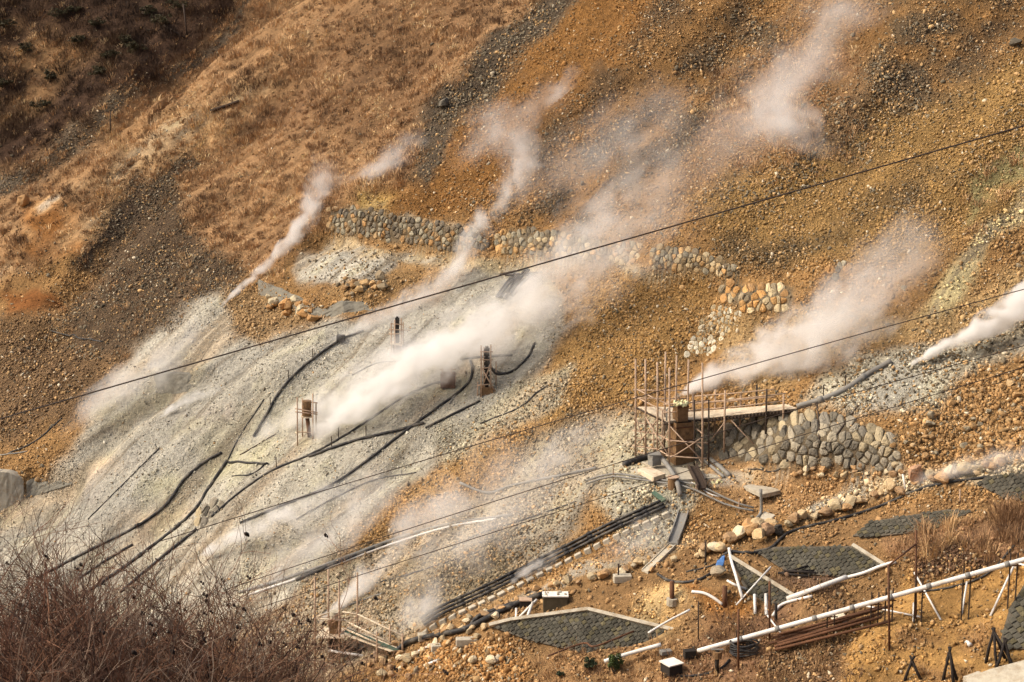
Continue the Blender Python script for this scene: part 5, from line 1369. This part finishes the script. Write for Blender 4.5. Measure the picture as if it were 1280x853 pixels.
boulder(1270, 60, .5, (92, 82, 68), 'dark boulder high at the right edge')
for k in range(70):
    x, y = rg.uniform(1080, 1275), rg.uniform(470, 585)
    if y < 590 - (x - 1060) * .65: continue
    boulder(x, y, rg.uniform(.14, .3), [(176, 128, 76), (160, 116, 70), (150, 134, 106), (190, 152, 104)][rg.integers(4)], 'orange boulder in the rubble field at the right', 'boulders in the right rubble field')
for k in range(26):
    boulder(rg.uniform(985, 1135) , rg.uniform(586, 600), rg.uniform(.12, .3), cols[rg.integers(5)], 'stone at the foot of the big grey boulder wall', 'stones at the wall foot')
for k in range(22):
    x = rg.uniform(335, 395); boulder(x, 382 + (x - 335) * .25 + rg.normal() * 8, rg.uniform(.25, .6), [(190, 130, 72), (170, 118, 68), (186, 166, 130)][rg.integers(3)], 'orange boulder below the sloping grey mortar wall', 'boulders below the mortar wall')
for k in range(24):
    x = rg.uniform(425, 480); boulder(x, 372 - (x - 425) * .3 + rg.normal() * 5, rg.uniform(.2, .45), [(184, 140, 88), (164, 118, 72), (140, 118, 88)][rg.integers(3)], 'tan boulder above the notched mortar wall', 'boulders above the mortar wall')
# ================================================================== plants
def bush(name, label, base, spread, hgt, n, cols, cat, group=None, lsz=.05, seed=1, stems=6):
    rg = np.random.default_rng(seed); b = hit(*base); t = thing(name, b, label, cat, group)
    mb = MB()
    tw = lin((70, 54, 42))
    for k in range(stems):
        a = rg.uniform(0, 6.28); q = b + Vector((math.cos(a) * spread * .5, math.sin(a) * spread * .4, hgt * rg.uniform(.55, .85)))
        mb.tube([b - Vector((0, 0, .1)), b.lerp(q, .5) + Vector((rg.normal() * .05, 0, .05)), q], .035, 5, .012, col=(float(tw[0]), float(tw[1]), float(tw[2]), 1))
    mb.build('stem', M_twig, t)
    m = MB(); cl = []
    for c in range(14):
        d = rg.normal(size=3); d /= np.linalg.norm(d); r = rg.random() ** .4
        cl.append((np.array([d[0] * spread * r * .75, d[1] * spread * r * .6, hgt * .62 + d[2] * hgt * .36 * r]), rg.uniform(.5, 1.0)))
    for k in range(n):
        c, s = cl[rg.integers(len(cl))]; d = rg.normal(size=3); d /= np.linalg.norm(d)
        p = np.array(b) + c + d * np.array([spread, spread * .8, hgt * .6]) * .34 * s * rg.random() ** .35
        u = rg.normal(size=3); u /= np.linalg.norm(u); v = np.cross(u, rg.normal(size=3)); v /= np.linalg.norm(v)
        L = lsz * rg.uniform(.7, 1.5); W = L * .45
        col = lin(cols[rg.integers(len(cols))]) * rg.uniform(.7, 1.3)
        m._add([tuple(p - u * L), tuple(p + v * W), tuple(p + u * L), tuple(p - v * W)], [(0, 1, 2, 3)], (float(col[0]), float(col[1]), float(col[2]), 1))
    m.build('foliage', M_leaf, t)
    return t
GR = [(52, 66, 38), (40, 54, 32), (66, 78, 42), (34, 46, 30)]
bush('evergreen_bush', 'bright green evergreen bush beside the black box with the white lid', (768, 843), .5, 1.15, 2600, [(70, 88, 36), (54, 72, 34), (88, 104, 48)], 'bush', lsz=.045, seed=3)
bush('evergreen_bush', 'dull green twiggy bush left of the bright evergreen', (737, 838), .48, .7, 1100, GR, 'bush', lsz=.045, seed=4)
bush('evergreen_bush', 'low dark green tuft at the bottom edge below the rusty rail', (700, 846), .3, .3, 500, GR, 'bush', lsz=.045, seed=5)
rg = np.random.default_rng(8)
for k, (x, y) in enumerate([(15, 30), (75, 18), (95, 12), (118, 28), (155, 52), (185, 15), (205, 28), (30, 60), (62, 95), (120, 90), (140, 68), (95, 50), (165, 62), (225, 8), (12, 105), (50, 130)]):
    bush('evergreen_shrub', 'dark green shrub among the brown brushwood of the far slope', (x + rg.normal() * 3, y + 8), rg.uniform(1.0, 1.7), rg.uniform(1.0, 1.7), 900, [(66, 60, 28), (54, 50, 26), (74, 66, 36), (76, 54, 34)], 'shrub', 'green shrubs on the far slope', lsz=.085, seed=20 + k, stems=3)

def twig_tree(bm, p, d, L, r, lvl, rg, tips, col, droop=.0, nb=(3, 5), maxl=4):
    """one wandering branch, then its side twigs"""
    n = 5; pts = [p]; q = Vector(p); dd = Vector(d).normalized()
    for i in range(n):
        dd = (dd + Vector((rg.normal() * .17, rg.normal() * .17, rg.normal() * .12 + .05 - droop))).normalized(); q = q + dd * (L / n); pts.append(q.copy())
    c = lin(col) * rg.uniform(.7, 1.3)
    bm.tube(pts, r, 5 if lvl < 2 else 3, r * .5, col=(float(c[0]), float(c[1]), float(c[2]), 1), cap=False)
    tips.append(pts[-1])
    if lvl >= maxl: return
    for k in range(rg.integers(*nb)):
        i = rg.integers(1, n + 1); f = rg.random(); b = pts[i - 1].lerp(pts[i], f); base = (pts[i] - pts[i - 1]).normalized()
        s = Vector(rg.normal(size=3)); s = (s - base * s.dot(base)).normalized()
        twig_tree(bm, b, base * .75 + s * rg.uniform(.5, 1.0), L * rg.uniform(.5, .78), r * .58, lvl + 1, rg, tips, col, droop, nb, maxl)
CONEM = {}
def alder(px, top_py, y, spread, label, cols, seed, stems=7, cones=120, nb=(3, 6), r0=.014, maxl=4, group='bare bushes in the lower left corner', h0=None):
    rg = np.random.default_rng(seed); t_, s_ = ray(px, 860); x = float(t_) * y; z0 = gz(x, y); ztop = CZ + float(ray(px, top_py)[1]) * y; hh = ztop - z0
    t = thing('bare_shrub', (x, y, z0), label, 'shrub', group); tips = []; tw = MB(); st = MB()
    for k in range(stems):
        a = rg.uniform(0, 6.28); lean = rg.uniform(.1, .5) * spread
        base = Vector((x + rg.normal() * spread * .25, y + rg.normal() * spread * .3, z0 - .1)); mid = base + Vector((math.cos(a) * lean * .5, math.sin(a) * lean * .5, hh * .5))
        c = lin(cols[k % len(cols)])
        st.tube(smooth_path([base, base.lerp(mid, .5) + Vector((rg.normal() * .06, 0, 0)), mid], 4), r0 * 1.6, 6, r0, col=(float(c[0]), float(c[1]), float(c[2]), 1))
        for j in range(4):
            twig_tree(tw, base.lerp(mid, rg.uniform(.6, 1.0)), Vector((math.cos(a + rg.normal()) * .45 * spread, math.sin(a + rg.normal()) * .4, 1.0)), hh * rg.uniform(.28, .46), r0 * .8, 1, rg, tips, cols[rg.integers(len(cols))], 0.0, nb, maxl)
    for k in range(max(1, stems // 4)):
        a = rg.uniform(0, 6.28); base = Vector((x + rg.normal() * spread * .4, y - .3 + rg.normal() * .3, z0 + hh * .25)); c = lin((150, 126, 106)) * rg.uniform(.6, 1.1); q = base; dd = Vector((math.cos(a) * .7, math.sin(a) * .3, .9)); pts = [q]
        for i in range(7):
            dd = (dd + Vector((rg.normal() * .35, rg.normal() * .3, rg.normal() * .2))).normalized(); q = q + dd * hh * .085; pts.append(q)
        st.tube(pts, .009, 5, .004, col=(float(c[0]), float(c[1]), float(c[2]), 1), cap=False)
    st.build('stem', M_twig, t, smooth=True); tw.build('twig', M_twig, t)
    if cones:
        for k in range(min(cones, 95)):
            q = tips[rg.integers(len(tips))]
            v = rg.integers(6)
            if v not in CONEM:
                cm = MB()
                for j in range(2 + v % 2):
                    s = .0125 * rg.uniform(.8, 1.25); cm.blob(Vector((.009 * math.cos(j * 2.2), .009 * math.sin(j * 2.2), .006 * (j - 1))), s, s, s * 1.3, k + j, lvl=1)
                o = cm.build('seed_cone', M_cone, t, smooth=True); CONEM[v] = o.data
                o.data.transform(Matrix.Translation(-Vector((0, 0, 0)) + Vector(parent_loc(t))))
                proto = o
            else:
                o = bpy.data.objects.new('seed_cone', CONEM[v]); COL.objects.link(o); o.parent = t
            o.location = q - Vector(parent_loc(t)); o.scale = (1.15,) * 3
    return t
RC = [(100, 58, 42), (74, 44, 33), (110, 68, 48), (124, 96, 78)]
alder(315, 722, 11.0, .9, 'bare reddish shrub with dark cones whose open twigs reach over the white slope', [(138, 88, 60), (118, 74, 52), (146, 104, 78)], 61, 6, 95, r0=.009)
alder(10, 728, 13.5, 1.3, 'dense bare shrub filling the left edge below the white slope', RC, 62, 18, 60)
alder(105, 752, 12.5, 1.2, 'dense bare shrub with pale twigs second from the left edge', RC, 63, 18, 80)
alder(205, 760, 12.0, 1.1, 'bare brown shrub between the pale twigged one and the open reddish one', RC, 64, 17, 70)
alder(-60, 728, 12.5, 1.2, 'bare shrub partly cut by the left edge', RC, 65, 15, 30)
alder(385, 832, 11.5, .6, 'low bare shrub in front of the small brown chimney', [(138, 88, 60), (118, 74, 52)], 66, 4, 40, r0=.008, nb=(2, 5))
alder(265, 772, 10.0, .9, 'nearest bare shrub with crooked grey stems', [(142, 116, 96), (120, 80, 58)], 67, 6, 45, r0=.010)
alder(60, 775, 10.2, 1.1, 'tangled bare shrub low in the left corner', RC, 68, 17, 40)
alder(160, 785, 10.2, 1.1, 'tangled bare shrub low at the bottom beside the corner one', RC, 69, 17, 40)
# leafless shrubs on the bank at right
for k, (x, y, s, lb) in enumerate([(1170, 690, .9, 'bare reddish shrub on the straw bank left of the twin'), (1215, 684, 1.0, 'bare reddish shrub on the straw bank beside a twin'), (1260, 672, 1.0, 'bare reddish shrub on the straw bank nearest the right edge'), (1040, 745, .8, 'bare purple brown shrub before the dark revetment'), (1065, 850, .9, 'bare grey shrub on the lower bank at the bottom'), (745, 846, .7, 'bare twigs beside the bright evergreen bush'), (905, 780, .8, 'bare brown shrub in the straw grass behind the long white pipe'), (940, 790, .7, 'second bare brown shrub in the straw grass near the coil')]):
    rg = np.random.default_rng(90 + k); b = hit(x, y); t = thing('bare_bush', b, lb, 'shrub', 'bare bushes on the terraces'); tw = MB(); tips = []
    for j in range(9):
        a = rg.uniform(0, 6.28); twig_tree(tw, b + Vector((rg.normal() * .3, rg.normal() * .3, -.1)), Vector((math.cos(a) * .6, math.sin(a) * .6, 1)), s * rg.uniform(.6, 1.1), .016, 1, rg, tips, (104, 74, 56), 0, (2, 4), 3)
    tw.build('twig', M_twig, t)

# ================================================================== steam: real volumes, each leaving its vent
def steam(label, path, tau, wisp=1.0, nscale=1.0, up=1.0, up2=None, edge=1.0, seed=0, ends=(0.02, 0.6), aniso=0.2, dens=None):
    """path: (px, py, radius px). Density thins along it; tau is the optical depth through the middle."""
    P = []; R = []; up2 = up2 if up2 is not None else up
    m = len(path)
    for i, q in enumerate(path):
        g = np.array(hit(min(max(q[0], -80), 1360), min(max(q[1], -60), 900))); dist = np.linalg.norm(g - CAM); rw = q[2] * g[1] / F
        off = (up + (up2 - up) * i / (m - 1)) + rw * 0.9
        P.append(Vector(CAM + (g - CAM) * (1 - off / dist))); R.append(rw)
    A, B = P[0], P[-1]; ax = (B - A); Ln = ax.length; ez = ax.normalized(); ex = ez.cross(Vector((0, 0, 1)))
    ex = ex.normalized(); ey = ez.cross(ex)
    M = Matrix(((ex.x, ey.x, ez.x), (ex.y, ey.y, ez.y), (ex.z, ey.z, ez.z)))
    loc = [M.transposed() @ (p - A) for p in P]
    ts = [l.z / Ln for l in loc]
    for i in range(1, m): ts[i] = max(ts[i], ts[i - 1] + .02)
    K = 24; tg = np.linspace(-.06, 1.06, K + 1)
    def itp(vals): 
        sp = np.interp(tg, ts, vals)
        for _ in range(2): sp[1:-1] = (sp[:-2] + 2 * sp[1:-1] + sp[2:]) / 4
        return sp
    cx = itp([l.x for l in loc]); cy = itp([l.y for l in loc]); rr = itp(R)
    # domain: a closed tube a little wider than the plume
    mb = MB(); n = 14; vs = []; fs = []
    for i, tt in enumerate(tg):
        endf = 1.0 if 0 < i < K else .55
        for k in range(n):
            a = 2 * PI * k / n; w = rr[i] * 1.12 * endf
            vs.append((cx[i] + w * math.cos(a), cy[i] + w * math.sin(a), tt * Ln))
    for i in range(K):
        for k in range(n): fs.append((i * n + k, i * n + (k + 1) % n, (i + 1) * n + (k + 1) % n, (i + 1) * n + k))
    fs.append(tuple(range(n - 1, -1, -1))); fs.append(tuple(K * n + k for k in range(n)))
    me = bpy.data.meshes.new('steam_plume'); me.from_pydata(vs, [], fs); me.update()
    o = bpy.data.objects.new('steam_plume', me); COL.objects.link(o); o.matrix_world = Matrix.Translation(A) @ M.to_4x4()
    tag(o, label, 'steam', 'steam plumes from the vents')
    mt, nt = nt_new('steam'); l = nt.links; out = N(nt, 'ShaderNodeOutputMaterial'); pv = N(nt, 'ShaderNodeVolumePrincipled'); l.new(pv.outputs[0], out.inputs['Volume'])
    pv.inputs['Color'].default_value = (.985, .975, .955, 1); pv.inputs['Anisotropy'].default_value = aniso
    def math_(op, a, b=None, clamp=False):
        nd = N(nt, 'ShaderNodeMath', operation=op); nd.use_clamp = clamp
        for i, v in enumerate((a, b)):
            if v is None: continue
            if isinstance(v, (int, float)): nd.inputs[i].default_value = float(v)
            else: l.new(v, nd.inputs[i])
        return nd.outputs[0]
    tc = N(nt, 'ShaderNodeTexCoord'); sp = N(nt, 'ShaderNodeSeparateXYZ'); l.new(tc.outputs['Object'], sp.inputs[0])
    u = math_('ADD', math_('MULTIPLY', sp.outputs[2], 1 / (Ln * 1.12)), .06 / 1.12, True)
    def curve(vals):
        lo, hi = float(min(vals)), float(max(vals)); hi = max(hi, lo + 1e-4)
        fc = N(nt, 'ShaderNodeFloatCurve'); c = fc.mapping.curves[0]
        pts = [(k / K, (float(v) - lo) / (hi - lo)) for k, v in enumerate(vals)]
        c.points[0].location = pts[0]; c.points[1].location = pts[-1]
        for p in pts[1:-1]: c.points.new(*p)
        fc.mapping.update(); l.new(u, fc.inputs['Value'])
        return math_('ADD', math_('MULTIPLY', fc.outputs[0], hi - lo), lo)
    dx = math_('SUBTRACT', sp.outputs[0], curve(cx)); dy = math_('SUBTRACT', sp.outputs[1], curve(cy))
    rad = math_('SQRT', math_('ADD', math_('MULTIPLY', dx, dx), math_('MULTIPLY', dy, dy)))
    f = math_('DIVIDE', rad, curve(rr))
    rm = float(np.mean(rr))
    mp = N(nt, 'ShaderNodeMapping'); mp.inputs['Scale'].default_value = (1, 1, .7); mp.inputs['Location'].default_value = (seed * 7.1, seed * 3.3, seed * 1.7)
    l.new(tc.outputs['Object'], mp.inputs['Vector'])
    ns = N(nt, 'ShaderNodeTexNoise'); ns.inputs['Scale'].default_value = nscale * 1.0 / rm; ns.inputs['Detail'].default_value = 4; ns.inputs['Roughness'].default_value = .5; ns.inputs['Distortion'].default_value = .5
    l.new(mp.outputs[0], ns.inputs['Vector'])
    # 1 - r/R, eaten away by the noise
    body = math_('ADD', math_('SUBTRACT', 1.0, f), math_('MULTIPLY', math_('SUBTRACT', ns.outputs['Fac'], .54), 3.4 * wisp))
    body = math_('MULTIPLY', body, 1.1 * edge, True); body = math_('MULTIPLY', body, math_('ADD', math_('MULTIPLY', body, .75), .25))
    # never reach the wall of the domain
    body = math_('MULTIPLY', body, math_('MULTIPLY', math_('SUBTRACT', 1.08, f), 5.0, True))
    fade = np.clip((tg - tg[0]) / max(ends[0] + .06, .03), 0, 1) * np.clip((1.03 - tg) / ends[1], 0, 1) ** 1.2
    dv = np.array([1.7 * tau / (1.3 * max(r, .2)) for r in rr]) * fade
    if dens is not None: dv = dv * np.interp(tg, np.linspace(0, 1, len(dens)), dens)
    dn = math_('MULTIPLY', body, curve(dv))
    l.new(dn, pv.inputs['Density'])
    me.materials.append(mt)
    return o
steam('dense white plume leaving the mouth of the rusty chimney and drifting right', [(850, 493, 4), (868, 484, 10), (900, 468, 26), (940, 452, 36), (990, 435, 50), (1040, 405, 60), (1090, 365, 66), (1130, 325, 66), (1170, 285, 58)], 1.5, .9, up=0.2, up2=3, ends=(.01, .7), seed=1, edge=1.35, nscale=1.7)
steam('great white steam bank drifting up from the drum across the middle of the slope', [(296, 566, 16), (340, 548, 30), (400, 522, 42), (460, 490, 50), (520, 456, 50), (580, 426, 50), (640, 398, 52), (700, 352, 66), (760, 298, 84), (820, 238, 94), (880, 175, 90)], 1.65, .95, up=-2.5, up2=5, ends=(.15, .42), seed=2, nscale=2.2)
steam('dense core of rolling steam in the middle of the great bank', [(400, 538, 14), (440, 512, 28), (500, 472, 36), (560, 436, 38), (625, 408, 34), (690, 364, 34)], 1.7, .85, up=1.0, up2=4, ends=(.1, .5), seed=22, edge=1.35, nscale=1.5)
steam('thin veil of steam hanging over the upper side of the great bank', [(430, 430, 14), (500, 395, 30), (560, 350, 30), (610, 300, 30)], .45, .9, up=1.0, up2=3, ends=(.3, .5), seed=23, nscale=1.3)
steam('thin veil of steam over the grey slope right of the low conduits', [(500, 730, 30), (560, 690, 48), (620, 650, 58), (690, 600, 60), (750, 555, 44)], .7, .9, up=.5, up2=1.5, ends=(.3, .5), seed=24, nscale=1.5)
steam('thin veil of steam over the pipes above the bare bushes', [(320, 740, 20), (380, 690, 38), (450, 640, 44), (520, 590, 36)], .8, .9, up=.4, ends=(.3, .5), seed=25, nscale=1.3)
steam('broad faint veil of steam over the ochre scree above the tan boulder wall', [(640, 250, 34), (700, 215, 56), (760, 180, 66), (820, 150, 60), (870, 110, 44)], .4, .8, up=1.5, up2=3, ends=(.35, .5), seed=27, nscale=1.4)
steam('second faint veil of steam climbing over the scree near the top centre', [(560, 200, 26), (610, 170, 42), (660, 140, 46), (710, 105, 34)], .38, .85, up=1.5, up2=3, ends=(.35, .5), seed=28, nscale=1.3)
steam('broad thin haze of steam above the bench at the right', [(930, 470, 20), (1000, 430, 44), (1070, 370, 54), (1130, 320, 60), (1180, 280, 44)], .5, .8, up=1.0, up2=2, ends=(.3, .5), seed=26, nscale=1.3)
steam('dense white jet from the fumarole at the right edge', [(1150, 450, 4), (1180, 432, 11), (1215, 415, 17), (1250, 400, 24), (1300, 370, 34), (1350, 340, 40)], 3.4, .8, up=.4, up2=2, ends=(.01, .2), seed=3, edge=1.35, nscale=1.1)
steam('thin sharp jet rising from the scree left of the mortar wall', [(281, 377, 3), (305, 357, 6), (335, 330, 9), (365, 300, 13), (385, 270, 17), (400, 235, 24), (410, 200, 26)], .95, .9, up=.5, up2=2, ends=(.02, .55), seed=4, edge=1.35)
steam('ragged wisp climbing above the bench left of the tan boulder wall', [(545, 355, 12), (575, 325, 20), (600, 290, 22), (625, 255, 24), (655, 215, 30), (640, 170, 42), (600, 150, 44)], 1.1, 1.0, up=2, up2=3, ends=(.1, .7), seed=5, nscale=1.1)
steam('low steam drifting over the white slope above the bare bushes', [(246, 697, 4), (280, 680, 12), (320, 662, 18), (370, 640, 24), (430, 612, 28), (500, 580, 30)], 1.3, 1.0, up=.6, up2=1.5, ends=(.02, .8), seed=6)
steam('thin steam from the small brown chimney drifting up right', [(414, 766, 5), (435, 745, 13), (465, 712, 24), (500, 680, 32), (550, 640, 48), (620, 590, 58), (690, 540, 54)], 1.0, 1.0, up=.3, up2=2, ends=(.02, .6), seed=7)
steam('soft steam puff behind the green gangway', [(500, 790, 16), (515, 770, 30), (535, 745, 36), (560, 715, 30)], 1.0, .8, up=1.0, ends=(.2, .6), seed=8)
steam('wisp leaking from the middle of the triple black pipes', [(640, 728, 5), (655, 716, 11), (675, 704, 14), (705, 688, 12)], .9, 1.0, up=.6, ends=(.1, .6), seed=9)
steam('pale brownish haze of steam high on the slope right of centre', [(900, 215, 46), (925, 180, 66), (950, 145, 72), (985, 105, 66), (1015, 65, 60), (1045, 25, 62), (1070, -20, 62)], .6, .9, up=2, up2=4, ends=(.3, .25), seed=10, nscale=1.2)
steam('faint steam wisp below the high haze on the right', [(930, 110, 26), (970, 140, 34), (1010, 170, 34), (1050, 195, 28)], .5, 1.0, up=3, ends=(.4, .4), seed=11)
steam('veil of steam at the left end of the white slope', [(85, 540, 16), (130, 500, 32), (180, 468, 36), (230, 430, 30), (265, 400, 20)], .8, .8, up=1, ends=(.3, .4), seed=12)
steam('little white puff low on the white slope left of the drum', [(202, 520, 3), (220, 508, 8), (245, 497, 11), (280, 485, 14)], 1.1, .8, up=.4, ends=(.05, .8), seed=13)
steam('thin steam streak above the small black junction box', [(420, 422, 5), (460, 402, 13), (510, 378, 18), (560, 352, 20), (600, 330, 18)], .8, .9, up=.4, ends=(.05, .5), seed=14)
steam('faint steam over the pale track edging at the right edge', [(1140, 603, 8), (1190, 588, 16), (1240, 575, 20), (1310, 560, 22)], .6, .8, up=.6, ends=(.2, .3), seed=15)
steam('faint steam drifting over the brown hollow right of the triple pipes', [(745, 700, 14), (780, 685, 22), (815, 665, 26), (850, 640, 22)], .6, .8, up=.6, ends=(.3, .5), seed=16)
steam('ghostly wisp over the ravine edge at upper left of the walls', [(425, 232, 14), (460, 215, 22), (500, 190, 24), (540, 165, 18)], .7, .9, up=1, ends=(.3, .6), seed=17)
steam('faint puff on the ochre scree near the top centre', [(680, 130, 14), (705, 108, 22), (730, 88, 20)], .5, .8, up=1, ends=(.3, .6), seed=18)
steam('steam drifting across the slope left of the chimney scaffold', [(650, 590, 20), (690, 575, 30), (730, 555, 34), (780, 530, 30)], .55, .8, up=.5, ends=(.4, .5), seed=20)
# ------------------------------------------------------------------ light, sky, camera, render settings
w = bpy.data.worlds.new('World'); SC.world = w; w.use_nodes = True
nt = w.node_tree; bg = nt.nodes['Background']
sky = nt.nodes.new('ShaderNodeTexSky'); sky.sky_type = 'NISHITA'; sky.sun_disc = False
SUN_EL, SUN_AZ = math.radians(44), math.radians(-98)      # azimuth from +Y (away from the camera), negative = left
sky.sun_elevation = SUN_EL; sky.sun_rotation = SUN_AZ
sky.air_density = 1.0; sky.dust_density = 8.0; sky.ozone_density = 0.6
nt.links.new(sky.outputs[0], bg.inputs[0]); bg.inputs[1].default_value = 0.15
sl = bpy.data.lights.new('sun', 'SUN'); sl.energy = 2.0; sl.angle = math.radians(10.0); sl.color = (1.0, 0.95, 0.86)
so = bpy.data.objects.new('sun', sl); COL.objects.link(so)
d = Vector((math.sin(SUN_AZ) * math.cos(SUN_EL), math.cos(SUN_AZ) * math.cos(SUN_EL), math.sin(SUN_EL)))
so.rotation_euler = d.to_track_quat('Z', 'Y').to_euler()
so.location = (0, 60, 120)
cam = bpy.data.cameras.new('camera'); co = bpy.data.objects.new('camera', cam); COL.objects.link(co)
cam.sensor_width = 36; cam.lens = 36 * F / 1280; cam.clip_start = 0.5; cam.clip_end = 2000
co.location = (0, 0, CZ); co.rotation_euler = (math.radians(90) + PITCH, 0, 0)
SC.camera = co
SC.view_settings.view_transform = 'Standard'; SC.view_settings.look = 'None'; SC.view_settings.gamma = 1; SC.view_settings.use_curve_mapping = False
SC.view_settings.exposure = 0.36
SC.cycles.use_denoising = True
SC.cycles.max_bounces = 8; SC.cycles.diffuse_bounces = 2; SC.cycles.volume_bounces = 6; SC.cycles.transparent_max_bounces = 16
SC.cycles.volume_step_rate = 0.35; SC.cycles.volume_max_steps = 256
SC.render.resolution_x = 1024; SC.render.resolution_y = 682
